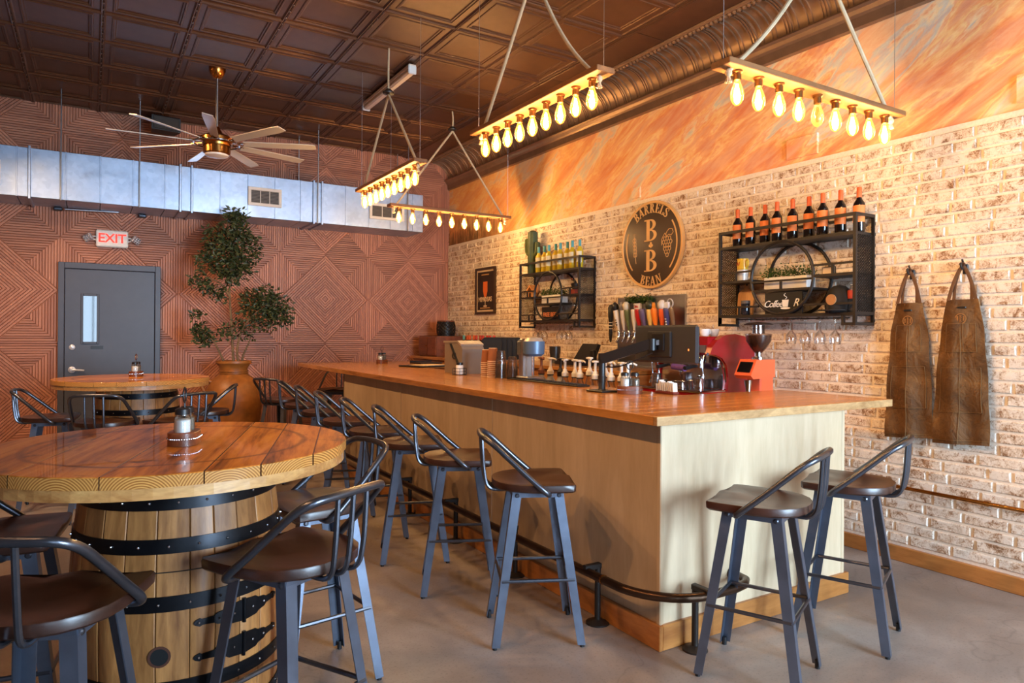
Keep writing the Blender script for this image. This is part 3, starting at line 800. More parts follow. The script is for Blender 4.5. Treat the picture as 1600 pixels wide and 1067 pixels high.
stool = stool_parts()
_first = [True]
def put_stool(x, y, fx, fy, label, group):
    rz = math.atan2(-fx, fy)
    if _first[0]:
        _first[0] = False
        stool.location = (x, y, 0); stool.rotation_euler = (0, 0, rz); stool['label'] = label; stool['group'] = group; return stool
    return dup(stool, (x, y, 0), rz, label, group)
GB = 'walnut and gunmetal bar stools along the bar front'
put_stool(1.83, 2.775, .90, -.43, 'walnut seat metal bar stool nearest the bar corner on the long side', GB)
put_stool(1.80, 3.50, .90, -.43, 'second metal bar stool from the bar corner along the long front', GB)
put_stool(1.79, 4.12, .93, -.36, 'third metal bar stool from the bar corner along the long front', GB)
put_stool(1.77, 4.72, .93, -.36, 'fourth metal bar stool from the bar corner along the long front', GB)
put_stool(1.77, 5.38, .93, -.36, 'fifth metal bar stool from the bar corner along the long front', GB)
put_stool(1.79, 6.08, .95, -.30, 'sixth metal bar stool from the bar corner along the long front', GB)
put_stool(1.80, 6.76, .95, -.30, 'seventh metal bar stool from the bar corner, near the wood wall', GB)
put_stool(1.72, 7.45, .8, .6, 'farthest metal bar stool on the long side, turned showing its spindles', GB)
put_stool(2.62, 8.45, -.5, -.86, 'metal bar stool at the far short end of the bar top', GB)
GR = 'bar stools at the bar end'
put_stool(2.435, 1.95, -.41, .91, 'metal bar stool before the white bar end, nearer the barrel table', GR)
put_stool(3.12, 1.99, -.385, .92, 'metal bar stool before the white bar end, nearest the aprons', GR)
GT = 'bar stools around the near barrel table'
put_stool(.545, 2.235, -.5, .87, 'metal bar stool in front of the near barrel, spindles towards the bar', GT)
put_stool(.80, 2.86, -.98, -.15, 'metal bar stool tucked right of the near barrel table toward the bar', GT)
put_stool(-.09, 2.16, .42, .9, 'closest metal bar stool at the lower left frame edge', GT)
put_stool(-.25, 2.93, .98, -.15, 'metal bar stool behind the closest one, left of near barrel', GT)
GK = 'bar stools around the far barrel table'
put_stool(-.26, 6.72, 1, -.12, 'metal bar stool left of the far barrel table below the door', GK)
put_stool(.10, 6.18, .3, .95, 'metal bar stool before the far barrel, left of the two showing spindles', GK)
put_stool(.60, 6.02, -.45, .9, 'metal bar stool before the far barrel, right of the two showing spindles', GK)
put_stool(.86, 6.62, -.95, .2, 'metal bar stool right of the far barrel, beside the clay urn', GK)

# ------------------------------------------------------------------ barrel tables
def bar_r(z, H=.965, re=.302, rm=.342):
    t = (z / H) * 2 - 1
    return re + (rm - re) * (1 - t * t)
def barrel_table(loc, rz, label, hinges):
    t = thing('barrel_table', label, 'table', loc, rz, 'barrel tables with round plank tops')
    H = .965; n = 22; a0 = 0
    q = random.Random(5)
    ws = [q.uniform(.8, 1.25) for _ in range(n)]; tot = sum(ws); a = 0
    for i in range(n):
        da = 2 * PI * ws[i] / tot; vs = []; fs = []; K = 10
        e = .0035
        for k in range(K + 1):
            z = H * k / K; r = bar_r(z)
            for rr, aa in ((r - .02, a + e), (r - .002, a + e), (r, a + e + .008), (r + .0, a + da / 2), (r, a + da - e - .008), (r - .002, a + da - e), (r - .02, a + da - e)):
                vs.append((rr * math.cos(aa), rr * math.sin(aa), z))
        for k in range(K):
            for j in range(6): fs.append((k * 7 + j, k * 7 + j + 1, k * 7 + 8 + j, k * 7 + 7 + j))
        fs.append(tuple(range(7))); fs.append(tuple(K * 7 + j for j in range(7)))
        MB().add(vs, fs).build('stave', OAK, t, True); a += da
    for k, (z0, z1) in enumerate(((.012, .055), (.155, .20), (.30, .345), (.563, .61), (.74, .785), (.872, .918))):
        zs = [sm(z0, z1, i / 3) for i in range(4)]
        prof = [(bar_r(z) + .0005, z) for z in zs] + [(bar_r(z) + .004, z) for z in zs[::-1]]
        prof = [(bar_r(z0) - .004, z0)] + [(bar_r(z) + .004, z) for z in zs] + [(bar_r(z1) - .004, z1)]
        h = MB().lathe(prof, 48).build('hoop', HOOP, t, True)
        rv = MB(); zc = (z0 + z1) / 2
        for j in range(24):
            aa = 2 * PI * (j + .3 * k) / 24
            rv.sphere(((bar_r(zc) + .005) * math.cos(aa), (bar_r(zc) + .005) * math.sin(aa), zc), .0045, 6, 4)
        rv.build('rivets', CHROME, h, True)
    MB().lathe([(.28, .95), (.28, .935)], 24).build('barrel_head', OAK, t)
    # lower ring layer and plank top
    RT = .60
    low = MB()
    low.prism(circle(RT - .006, 72), .965, .998)
    low.build('under_layer', PINE, t)
    cuts = [-.62, -.496, -.352, -.208, .05, .30, .62]
    pd = PDIR if hinges else .3
    for i in range(6):
        y0, y1 = cuts[i] + .002, cuts[i + 1] - .002
        pts = []
        for yy in [sm(y0, y1, k / 6) for k in range(7)]:
            if abs(yy) < RT: pts.append((math.sqrt(RT * RT - yy * yy), yy))
        b0, b1 = max(y0, -RT + 1e-4), min(y1, RT - 1e-4)
        ysn = [sm(b0, b1, k / 8) for k in range(9)]
        right = [(math.sqrt(max(0, RT * RT - yy * yy)), yy) for yy in ysn]
        left = [(-x, yy) for x, yy in right[::-1]]
        MB().prism(right + left, .999, 1.035, inset=.003).build('top_plank', RESIN, t, rot=(0, 0, pd))
        if i < 5:
            yq = cuts[i + 1]; xq = math.sqrt(RT * RT - yq * yq) - .004
            MB().bb(-xq, xq, yq - .002, yq + .002, .999, 1.0345).build('resin_seam', SEAM, t, rot=(0, 0, pd))
    if hinges:
        def onb(ang, z, dr=.0): r = bar_r(z) + dr; return Vector((r * math.cos(ang), r * math.sin(ang), z))
        for zc in (.515, .405):
            for side in (-1, 1):
                g = MB(); K = 8
                prof = [(.006, .034), (.05, .03), (.062, .022), (.09, .018), (.10, .011), (.135, .009), (.142, .013), (.155, .008), (.16, .002)]
                vs = []; fs = []
                for s_, hh in prof:
                    for dr in (.005, .001):
                        for zz in (-hh, hh):
                            ang = HA + side * s_ / bar_r(zc)
                            vs.append(tuple(onb(ang, zc + zz, dr)))
                for i in range(len(prof) - 1):
                    b_ = i * 4
                    fs += [(b_, b_ + 1, b_ + 5, b_ + 4), (b_ + 2, b_ + 3, b_ + 7, b_ + 6), (b_, b_ + 2, b_ + 6, b_ + 4), (b_ + 1, b_ + 3, b_ + 7, b_ + 5)]
                fs += [(0, 1, 3, 2), tuple(len(vs) - 4 + i for i in (0, 1, 3, 2))]
                hg = g.add(vs, fs).build('strap_hinge', HOOP, t)
                rv = MB()
                for s_ in (.035, .085, .145): rv.sphere(onb(HA + side * s_ / bar_r(zc), zc, .006), .0045, 6, 4)
                rv.build('rivets', CHROME, hg, True)
            MB().cyl(onb(HA, zc - .04, .006), onb(HA, zc + .04, .006), .006, 8).build('hinge_pin', HOOP, t, True)
        # bung hole with scorched rim, and the saw line of the little door
        ax = onb(BA, .425, 0); nrm = Vector((math.cos(BA), math.sin(BA), 0)); side = Vector((-math.sin(BA), math.cos(BA), 0))
        Mx = Matrix(((side.x, 0, nrm.x, ax.x), (side.y, 0, nrm.y, ax.y), (0, 1, 0, ax.z), (0, 0, 0, 1)))
        MB().lathe([(.033, -.004), (.033, .0016), (.026, .0018), (.026, -.004)], 20, M=Mx).build('bung_rim', flat('scorched_oak', (70, 34, 16), .8), t, True)
        MB().lathe([(.0265, -.012), (.0265, .0012), (.001, .0012)], 20, M=Mx).build('bung_hole', flat('bung_dark', (8, 8, 8), .9), t)
        sl = MB().lathe([(bar_r(.683) - .004, .681), (bar_r(.683) + .0012, .6815), (bar_r(.683) + .0012, .6845), (bar_r(.683) - .004, .685)], 30, a0=BA - .5, a1=BA + 1.3)
        sl.build('door_saw_line', flat('saw_gap', (30, 20, 12), .9), t)
    for ch in t.children:
        if not ch.name.startswith(('top_plank', 'under_layer', 'resin_seam')): ch.location = (.028, -.017, 0)
    return t
# facing angles on the near barrel, measured towards the camera
HA, BA = -1.10, -1.85
PDIR = 1.258
SEAM = flat('dark_resin_seam', (52, 24, 12), .2, coat=.5)
barrel_table((.2525, 2.725, 0), 0, 'near barrel table with thick glossy plank top and black hoops', True)
barrel_table((.317, 6.78, 0), .4, 'far barrel table with plank top standing before the grey door', False)

def caddy(loc, rz, label, ring=BLACKP):
    t = thing('condiment_caddy', label, 'caddy', loc, rz, 'salt and pepper caddies on the tables'); t.scale = (.88, .88, .88)
    poly = circle(.055, 10, .032, 0, -PI / 2, PI / 2) + circle(.055, 10, -.032, 0, PI / 2, 3 * PI / 2)
    poly2 = circle(.0575, 10, .032, 0, -PI / 2, PI / 2) + circle(.0575, 10, -.032, 0, PI / 2, 3 * PI / 2)
    MB().prism(poly, 0, .052, inset=.003).build('wood_base', DARKW, t, True)
    b = MB()
    for i in range(len(poly2)):
        p, q = Vector((*poly2[i], .028)), Vector((*poly2[(i + 1) % len(poly2)], .028))
        for k in range(2 if (q - p).length < .03 else 6): b.sphere(p.lerp(q, k / (2 if (q - p).length < .03 else 6)), .003, 6, 4)
    b.build('bead_chain', CHROME, t, True)
    JG = clear('jar_glass', (.93, .95, .95), .1)
    for sx, fill, lid in ((-.034, PAPER, BLACKP), (.036, flat('ground_pepper', (120, 112, 100), .9, var=.5), BLACKP)):
        j = MB().lathe([(.03, .03), (.032, .034), (.032, .105), (.026, .115), (.026, .124)], 16, (sx, .0, .0)).build('jar', JG, t, True)
        MB().lathe([(.029, .034), (.0295, .1), (.02, .104)], 16, (sx, 0, 0)).build('contents', fill, j, True)
        MB().lathe([(.028, .122), (.028, .142), (.02, .146)], 16, (sx, 0, 0)).build('lid', lid, j, True)
    if ring:
        p = [(0, 0, .05), (0, 0, .17)]
        MB().tube(p, .004, 8).build('handle_stem', BLACKP, t, True)
        MB().tube([(.022 * math.cos(2 * PI * i / 20), 0, .195 + .03 * math.sin(2 * PI * i / 20)) for i in range(20)], .0035, 8, closed=True).build('handle_ring', ring, t, True)
    return t
caddy((.285, 2.68, 1.036), 1.25, 'salt and pepper caddy with bead trim on the near barrel table')
caddy((.345, 6.95, 1.036), 1.2, 'small salt and pepper caddy on the far barrel table', BRASS)
caddy((2.94, 7.75, 1.076), .5, 'salt and pepper caddy at the far end of the bar top')
caddy((2.80, 3.20, 1.076), -.55, 'salt and pepper caddy beside the monitor stand on the bar top')
# ------------------------------------------------------------------ filament pendants
BULB = clear('amber_bulb_glass', (1, .93, .78), .02, .03, (255, 156, 56), .7)
FIL = emit('filament', (255, 222, 160), 40)
SOCK = flat('brass_socket', (120, 84, 46), .35, .9)
BULB_W = 7.5
def bulb_me():
    g = MB().lathe([(.012, -.042), (.014, -.05), (.02, -.066), (.029, -.092), (.032, -.112), (.029, -.135), (.02, -.153), (.009, -.162), (.001, -.164)], 14).mesh('bulb', BULB, True)
    f = MB()
    for k in range(4):
        a = PI / 2 * k
        f.tube([(.004 * math.cos(a), .004 * math.sin(a), -.062), (.011 * math.cos(a), .011 * math.sin(a), -.1), (.006 * math.cos(a), .006 * math.sin(a), -.14)], .0022, 5)
    f.sphere((0, 0, -.105), .012, 8, 6, (1, 1, 3))
    s_ = MB().lathe([(.026, 0), (.026, -.008), (.019, -.014), (.019, -.045), (.014, -.047)], 14).mesh('socket', SOCK, True)
    return g, f.mesh('filament', FIL), s_
bulb_mesh, fil_mesh, sock_mesh = bulb_me()
DIM = flat('dead_filament', (90, 60, 30), .5)
def pendant(axis, c, L, zb, zh, label, slack, dead=(), hook=True):
    """board along local x, hung by two ropes from a knot at height zh and by end wires"""
    t = thing('filament_pendant', label, 'light fixture', (c[0], c[1], zb), 0 if axis == 'x' else PI / 2, 'wooden board pendants with nine filament bulbs')
    h = L / 2; wd = .115; th = .03
    MB().box((0, 0, th / 2), (L, wd, th), bev=.003).build('board', BOARDW, t)
    for i in range(9):
        x = -h + .115 + (L - .23) * i / 8
        sk = link('socket', sock_mesh, t, (x, 0, 0))
        bo = link('bulb', bulb_mesh, sk)
        if i in dead:
            f = fil_mesh.copy(); f.materials.clear(); f.materials.append(DIM); link('filament', f, sk); continue
        link('filament', fil_mesh, sk)
        l = bpy.data.lights.new('bulb_light', 'POINT'); l.energy = BULB_W; l.color = (1.0, .60, .25); l.shadow_soft_size = .02
        lo = bpy.data.objects.new('bulb_light', l); COL.objects.link(lo); lo.parent = t; lo.location = (x, 0, -.105)
    top = Vector((0, 0, zh - zb))
    for s_ in (-1, 1):
        a = Vector((s_ * (h - .055), 0, -.012)); k = []
        sl = slack if s_ < 0 else slack * .1
        for i in range(13):
            u = i / 12; p = a.lerp(top, u); p.z -= sl * math.sin(PI * u); k.append(p)
        MB().tube(k, .011, 8).build('rope', ROPE, t, True)
        kn = MB().sphere((s_ * (h - .055), 0, -.02), .017, 8, 6, (1, 1, 1.2))
        for q in range(9):
            a_ = 2 * PI * q / 9
            kn.cyl((s_ * (h - .055), 0, -.025), (s_ * (h - .055) + .014 * math.cos(a_), .014 * math.sin(a_), -.066), .0035, 5)
        kn.build('knot', ROPE, t, True)
        MB().cyl((s_ * (h - .02), 0, th), (s_ * (h - .02), 0, ZC - zb - .02), .0016, 5).build('support_wire', STEEL, t)
    if hook:
        MB().tube(smooth_path([(0, 0, zh - zb), (.006, 0, (zh + ZC) / 2 - zb), (-.004, 0, ZC - zb - .02)], 5), .009, 8).build('hanging_rope', ROPE, t, True)
        MB().lathe([(.001, .03), (.02, .028), (.052, .0), (.048, -.012), (.018, -.02), (.001, -.022)], 18, (0, 0, zh - zb + .02)).build('hook_rosette', BLACK, t, True)
    return t
ZB = 2.77
pendant('y', (2.23, 3.43), 1.37, ZB, 3.58, 'filament bulb pendant running lengthwise above the bar front, nearest middle', .09)
pendant('x', (3.205, 2.222), 1.45, 2.68, 3.42, 'filament bulb pendant above the bar end, with one dark bulb', .06, dead=(4,))
pendant('y', (2.19, 5.66), 1.40, ZB, 3.50, 'farther filament bulb pendant pointing along the bar, left one', .0)
pendant('x', (3.41, 6.87), 1.48, ZB, 3.68, 'farthest filament bulb pendant hanging crosswise near the back corner', .0)

# ceiling track over the dining side, left of the picture
tk = thing('track_light', 'black ceiling track with warm lamp heads and added wall fill heads over the dining side', 'light fixture', (-.95, 3.4, ZC - .05))
MB().box((0, 0, 0), (.04, 7.4, .03), bev=.004).build('track_rail', BLACK, tk)
for i in range(6):
    y_ = -3.4 + i * 1.36
    hd_ = MB().lathe([(.03, 0), (.045, -.02), (.045, -.12), (.04, -.12), (.04, -.03), (.001, -.03)], 16, (0, y_, -.03)).build('lamp_head', BLACK, tk, True)
    MB().lathe([(.038, -.05), (.001, -.05)], 16, (0, y_, -.03)).build('lens', emit('track_lens', (255, 190, 120), 8) if i == 0 else bpy.data.materials['track_lens'], hd_)
    l = bpy.data.lights.new('track_lamp', 'SPOT'); l.energy = 82; l.color = (1.0, .52, .22); l.spot_size = 1.55; l.spot_blend = .9; l.shadow_soft_size = .04
    lo = bpy.data.objects.new('track_lamp', l); COL.objects.link(lo); lo.parent = tk; lo.location = (0, y_, -.16); lo.rotation_euler = (0, -.92, 0)
for i, (y_, ang) in enumerate(((1.0, -.15), (2.3, -.3), (3.5, -.85))):      # unseen extra heads, added only to brighten the wood wall
    hd_ = MB().lathe([(.03, 0), (.045, -.02), (.045, -.12), (.04, -.12), (.04, -.03), (.001, -.03)], 16, (0, y_, -.03)).build('lamp_head', BLACK, tk, True)
    MB().lathe([(.038, -.05), (.001, -.05)], 16, (0, y_, -.03)).build('lens', bpy.data.materials['track_lens'], hd_)
    l = bpy.data.lights.new('track_lamp', 'SPOT'); l.energy = (150, 130, 90)[i]; l.color = (1.0, .62, .34); l.spot_size = 1.55; l.spot_blend = 1.0; l.shadow_soft_size = .04
    lo = bpy.data.objects.new('track_lamp', l); COL.objects.link(lo); lo.parent = tk; lo.location = (0, y_, -.16); lo.rotation_euler = (.66, 0, ang)

# ------------------------------------------------------------------ ceiling fan
FX, FY, FZ = 1.0, 6.975, 3.20
fan = thing('ceiling_fan', 'brass ceiling fan with nine long pale blades', 'fan', (FX, FY, FZ))
MB().lathe([(.075, ZC - FZ - .005), (.075, ZC - FZ - .04), (.062, ZC - FZ - .075), (.04, ZC - FZ - .11), (.016, ZC - FZ - .12)], 24).build('canopy', BRASS, fan, True)
MB().cyl((0, 0, .1), (0, 0, ZC - FZ - .1), .0125, 12).build('down_rod', STEEL, fan, True)
MB().lathe([(.02, .16), (.035, .13), (.05, .10), (.11, .075), (.15, .05), (.15, .015), (.125, .0), (.12, -.02)], 32).build('motor_housing', BRASS, fan, True)
MB().lathe([(.12, -.02), (.12, -.09), (.105, -.1)], 32).build('light_collar', BRASS, fan, True)
MB().lathe([(.104, -.098), (.1, -.115), (.06, -.125), (.001, -.127)], 28).build('light_lens', flat('frosted_lens', (226, 214, 200), .4), fan, True)
MB().tube([(.2 * math.cos(2 * PI * i / 40), .2 * math.sin(2 * PI * i / 40), .0) for i in range(40)], .008, 6, closed=True).build('rim_ring', CHROME, fan, True)
BLADE = flat('fan_blade', (206, 196, 182), .3, .25)
def blade_me():
    g = MB(); prof = []
    for i in range(9):
        u = i / 8; x = sm(.24, .90, u); w_ = sm(.075, .105, u) / 2
        if i == 8: w_ *= .8
        tilt = -.30 + .1 * u
        for s_, zz in ((-1, .004), (1, .004), (1, -.004), (-1, -.004)):
            prof.append((x, s_ * w_ * math.cos(tilt), s_ * w_ * math.sin(tilt) + zz + .01))
    fs = []
    for i in range(8):
        for j in range(4): fs.append((i * 4 + j, i * 4 + (j + 1) % 4, i * 4 + 4 + (j + 1) % 4, i * 4 + 4 + j))
    fs += [(0, 1, 2, 3), (32, 33, 34, 35)]
    return g.add(prof, fs).mesh('blade', BLADE)
bm_ = blade_me()
for k in range(9):
    a = 2 * PI * k / 9 + .3
    b = link('blade', bm_, fan, (0, 0, 0), (0, 0, a))
    MB().bar((.12, 0, .015), (.26, 0, .012), .035, .008).build('blade_iron', BRASS, b)

# ------------------------------------------------------------------ duct on the back wall
DY, DZ0, DZ1, DX1 = 8.45, 2.78, 3.275, 3.77
duct = thing('air_duct', 'long galvanised sheet metal duct across the wood wall', 'duct', (0, DY, DZ0))
sx = [-3.1, -2.7, -2.35, -2.0, -1.65, -1.3, -.95, -.64, -.536, -.228, .077, .379, .687, .839, .956, 1.256, 1.555, 1.86, 2.159, 2.314, 2.416, 2.714, 3.02, 3.307, 3.62, DX1]
for i in range(len(sx) - 1):
    a, b = sx[i], sx[i + 1]
    MB().bb(a + .003, b - .003, 0, YB - .035 - DY, 0, DZ1 - DZ0, bev=.004).build('duct_section', GALV, duct)
for i, x in enumerate(sx[1:-1]):
    if x in (-.536, .839, 2.314, .956, 2.416):
        MB().bb(x - .012, x + .012, -.022, YB - .035 - DY, -.02, DZ1 - DZ0 + .02, bev=.004).build('flange_joint', GALV, duct)
    else: MB().bb(x - .005, x + .005, -.008, .02, 0, DZ1 - DZ0).build('seam_rib', GALV, duct)
for x in (-.27, .44, 2.36, 3.54): MB().cyl((x, -.03, -.01), (x, -.03, ZC - DZ0 - .02), .006, 6).build('hanger_rod', STEEL, duct)
for x in (2.26, 3.6): MB().cyl((x, .5, -.01), (x, .5, ZC - DZ0 - .02), .006, 6).build('hanger_rod', STEEL, duct)
def grille(x0, x1, z0, z1, label):
    t = thing('air_register', label, 'vent', (x0, DY - .004, z0), 0, 'white supply registers on the duct')
    W_, H_ = x1 - x0, z1 - z0; f = .035
    for a, b, c, d in ((0, W_, 0, f), (0, W_, H_ - f, H_), (0, f, f, H_ - f), (W_ - f, W_, f, H_ - f)):
        MB().bb(a, b, -.022, 0, c, d, bev=.003).build('frame', WHITEP, t)
    MB().bb(f, W_ - f, -.006, -.002, f, H_ - f).build('dark_backing', BLACKP, t)
    n = 3; cw = (W_ - 2 * f) / n
    for k in range(n):
        if k: MB().bb(f + k * cw - .004, f + k * cw + .004, -.02, -.004, f, H_ - f).build('divider', WHITEP, t)
        for q in range(9):
            zz = f + (H_ - 2 * f) * (q + .5) / 9
            MB().box((f + (k + .5) * cw, -.012, zz), (cw - .01, .012, .006)).build('louver', flat('grey_louver', (120, 112, 104), .5) if q + k == 0 else bpy.data.materials['grey_louver'], t)
grille(1.55, 1.93, 2.915, 3.13, 'white air register nearest the plant on the duct')
grille(3.02, 3.49, 2.895, 3.10, 'white air register behind the farthest bulbs on the duct')
grille(-1.12, -.77, 2.88, 3.12, 'white air register at the left frame edge')
# steel closer rods under the duct above the door
rd = thing('sprinkler_pipe', 'thin steel pipe with two end clamps above the exit sign', 'pipe', (0, 8.95, 2.76))
MB().cyl((-.25, 0, .0), (.26, 0, .015), .012, 10).build('pipe', STEEL, rd, True)
for x in (-.31, .50): MB().box((x, .03, .0), (.08, .07, .035), bev=.008).build('clamp', flat('clamp_steel', (70, 74, 82), .4, .8), rd)

# ------------------------------------------------------------------ exit door
SATIN = flat('satin_nickel', (198, 198, 204), .38, .5)
dr = struct(MB().bb(-.245, .63, 8.985, 9.02, 0, 2.118, bev=.003).build('door_1', DOORM)); dr['label'] = 'dark grey steel exit door with narrow window'
for a, b, c, d in ((-.308, -.249, 0, 2.19), (.634, .69, 0, 2.19), (-.249, .634, 2.122, 2.19)):
    MB().bb(a, b, 8.965, 9.04, c, d, bev=.004).build('door_frame', DOORM, dr)
for a, b, c, d in ((-.095, -.072, 1.29, 1.85), (.056, .08, 1.29, 1.85), (-.072, .056, 1.825, 1.85), (-.072, .056, 1.29, 1.315)):
    MB().bb(a, b, 8.972, 8.99, c, d, bev=.004).build('vision_frame', DOORM, dr)
PANE2 = flat('dark_door_pane', (20, 24, 30), .03, 0, 1.0, spec=1.0)
MB().bb(-.072, .056, 8.980, 8.984, 1.315, 1.825).build('vision_pane', PANE2, dr)
MB().lathe([(.03, 0), (.03, .012), (.012, .02)], 18, M=on_back(-.175, 8.985, 1.255)).build('deadbolt', SATIN, dr, True)
MB().lathe([(.036, 0), (.036, .012), (.016, .018), (.014, .05)], 18, M=on_back(-.175, 8.985, 1.008)).build('lever_rose', SATIN, dr, True)
MB().tube(bend([(-.175, 8.935, 1.008), (-.15, 8.93, 1.008), (-.06, 8.935, 1.0)], .02), .011, 8).build('lever_handle', SATIN, dr, True)
MB().bb(.0, .12, 8.978, 8.985, 1.235, 1.27).build('door_notice', BLACKP, dr)

ex = thing('exit_sign', 'white EXIT sign with red letters and two emergency heads', 'sign', (.2, 8.99, 2.475))
MB().box((0, 0, 0), (.315, .05, .19), bev=.012).build('housing', WHITEP, ex)
xf(text_mb('EXIT', .14, .002, .002, spacing=.95), on_back(0, -.027, 0)).build('letters', emit('exit_red', (255, 48, 30), .9), ex)
for s_ in (-1, 1):
    MB().cyl((s_ * .155, 0, .02), (s_ * .2, 0, .015), .006, 6).build('lamp_bracket', WHITEP, ex)
    MB().cyl((s_ * .155, 0, -.02), (s_ * .2, 0, -.01), .006, 6).build('lamp_bracket', WHITEP, ex)
    g = MB().box((0, 0, 0), (.09, .05, .075), M=Matrix.Translation((s_ * .235, -.01, .0)) @ Matrix.Rotation(.55 * s_, 4, 'Y') @ Matrix.Rotation(.4 * s_, 4, 'Z'), bev=.008)
    hd = g.build('lamp_head', SATIN, ex)
    g = MB()
    for i in range(3):
        for j in range(3): g.sphere((-.025 + i * .025, -.027, -.022 + j * .022), .009, 8, 4)
    xf(g, Matrix.Translation((s_ * .235, -.01, .0)) @ Matrix.Rotation(.55 * s_, 4, 'Y') @ Matrix.Rotation(.4 * s_, 4, 'Z')).build('led_lenses', STEEL, hd, True)

sp_ = thing('wall_speaker', 'black wedge loudspeaker hanging under the ceiling over the wood wall', 'speaker', (.70, 8.72, 3.69), .12)
MB().prism([(-.15, -.09), (.15, -.09), (.12, .09), (-.12, .09)], 0, .165, inset=.012).build('cabinet', BLACKP, sp_)
MB().bb(-.13, .13, -.097, -.088, .012, .153, bev=.003).build('grille', BLACK, sp_)
MB().tube([(0, .05, .16), (0, .05, ZC - 3.69 - .02)], .009, 8).build('bracket', BRASS, sp_)

tl = thing('strip_light', 'unlit white strip light fixed along the ceiling tiles', 'light fixture', (2.49, 6.46, ZC - .04))
MB().box((0, 0, -.02), (.075, 1.24, .04), bev=.006).build('channel', flat('strip_channel', (226, 206, 184), .5), tl)
MB().box((0, 0, -.062), (.07, 1.2, .045), bev=.014).build('diffuser', flat('strip_diffuser', (232, 214, 194), .5), tl)
for s_ in (-1, 1): MB().box((0, s_ * .612, -.05), (.08, .02, .08), bev=.008).build('end_cap', WHITEP, tl)

# ------------------------------------------------------------------ olive tree in a clay urn
PX, PY = 1.385, 8.30
ur = thing('clay_urn', 'tall honey glazed clay urn holding the olive tree', 'urn', (PX, PY, 0))
MB().lathe([(.17, 0), (.18, .02), (.23, .2), (.285, .45), (.305, .65), (.29, .80), (.235, .90), (.17, .945), (.15, .965), (.147, 1.02), (.165, 1.06), (.19, 1.085), (.19, 1.11), (.175, 1.112), (.145, 1.09), (.13, 1.0), (.1, .95)], 40).build('body', TERRA, ur, True)
for z in (.955, .975, .995): MB().tube([(.153 * math.cos(2 * PI * i / 40), .153 * math.sin(2 * PI * i / 40), z) for i in range(40)], .006, 6, closed=True).build('neck_band', TERRA, ur, True)
for s_ in (-1, 1):
    MB().tube(smooth_path([(s_ * .24, -.03, .88), (s_ * .31, -.03, .90), (s_ * .335, -.03, .84), (s_ * .30, -.03, .75)], 6), .02, 10).build('lug_handle', TERRA, ur, True)
MB().lathe([(.13, 1.01), (.06, 1.03), (.001, 1.03)], 20).build('soil', flat('soil', (48, 36, 26), .95), ur)
tr = thing('olive_tree', 'bushy olive tree rising from the clay urn', 'tree', (PX, PY, 1.03))
q = random.Random(3)
def wp(px_, pz_, dy=0): return Vector((px_ - PX, dy, pz_ - 1.03))
clus = [(1.40, 2.72, .12, 150), (1.37, 2.56, .17, 240), (1.20, 2.46, .16, 170), (1.50, 2.40, .18, 220), (1.28, 2.27, .20, 260), (1.12, 2.22, .15, 120), (1.46, 2.20, .17, 170), (1.33, 2.08, .14, 120),
        (.99, 2.0, .09, 45), (1.09, 1.93, .09, 55), (1.22, 1.85, .10, 60), (1.75, 1.80, .17, 210), (1.60, 1.80, .15, 140), (1.88, 1.70, .16, 160), (1.72, 1.60, .16, 150), (1.50, 1.62, .13, 60), (1.93, 1.58, .1, 50),
        (1.0, 1.62, .07, 35), (1.03, 1.47, .08, 45), (1.07, 1.36, .11, 110), (1.30, 1.42, .10, 40), (1.50, 1.45, .13, 50)]
stems = [[(0, 0, 0), (-.03, .0, .5), (-.05, 0, .9), (-.02, 0, 1.3), (.02, 0, 1.7)], [(.06, -.02, 0), (.03, -.03, .2), (.09, -.03, .45), (.25, -.05, .65), (.42, -.05, .72)], [(-.08, .02, 0), (-.14, .0, .15), (-.22, -.03, .3), (-.32, -.03, .38)],
         [(.1, .03, 0), (.1, .03, .12), (.17, .02, .3), (.22, .0, .5)], [(-.045, 0, .8), (-.15, 0, .95), (-.32, -.02, 1.02)], [(-.03, 0, 1.1), (.06, .03, 1.3), (.14, .03, 1.4)]]
for s_ in stems:
    sp2 = smooth_path(s_, 5); k = len(sp2)
    MB().tube(sp2, [sm(.016, .004, i / (k - 1)) for i in range(k)], 7).build('stem', BARK, tr, True)
lf = MB()
for cx, cz, rr, n_ in clus:
    for _ in range(int(n_ * 1.7)):
        a, b_, r_ = q.uniform(0, 2 * PI), q.uniform(-1, 1), rr * 1.12 * q.random() ** .45
        c = wp(cx, cz) + Vector((math.cos(a) * math.sqrt(1 - b_ * b_), math.sin(a) * math.sqrt(1 - b_ * b_) * .8, b_)) * r_
        d = Vector((q.gauss(0, 1), q.gauss(0, 1), q.gauss(.1, .7))).normalized(); e = d.orthogonal().normalized(); e.rotate(Matrix.Rotation(q.uniform(0, 6.28), 3, d))
        L = q.uniform(.042, .068); w_ = L * .24; nn = d.cross(e) * w_ * .35
        lf.add([tuple(c), tuple(c + d * L * .45 + e * w_ + nn), tuple(c + d * L), tuple(c + d * L * .45 - e * w_ + nn)], [(0, 1, 2), (0, 2, 3)])
o = lf.build('foliage', LEAF, tr); o['kind'] = 'stuff'
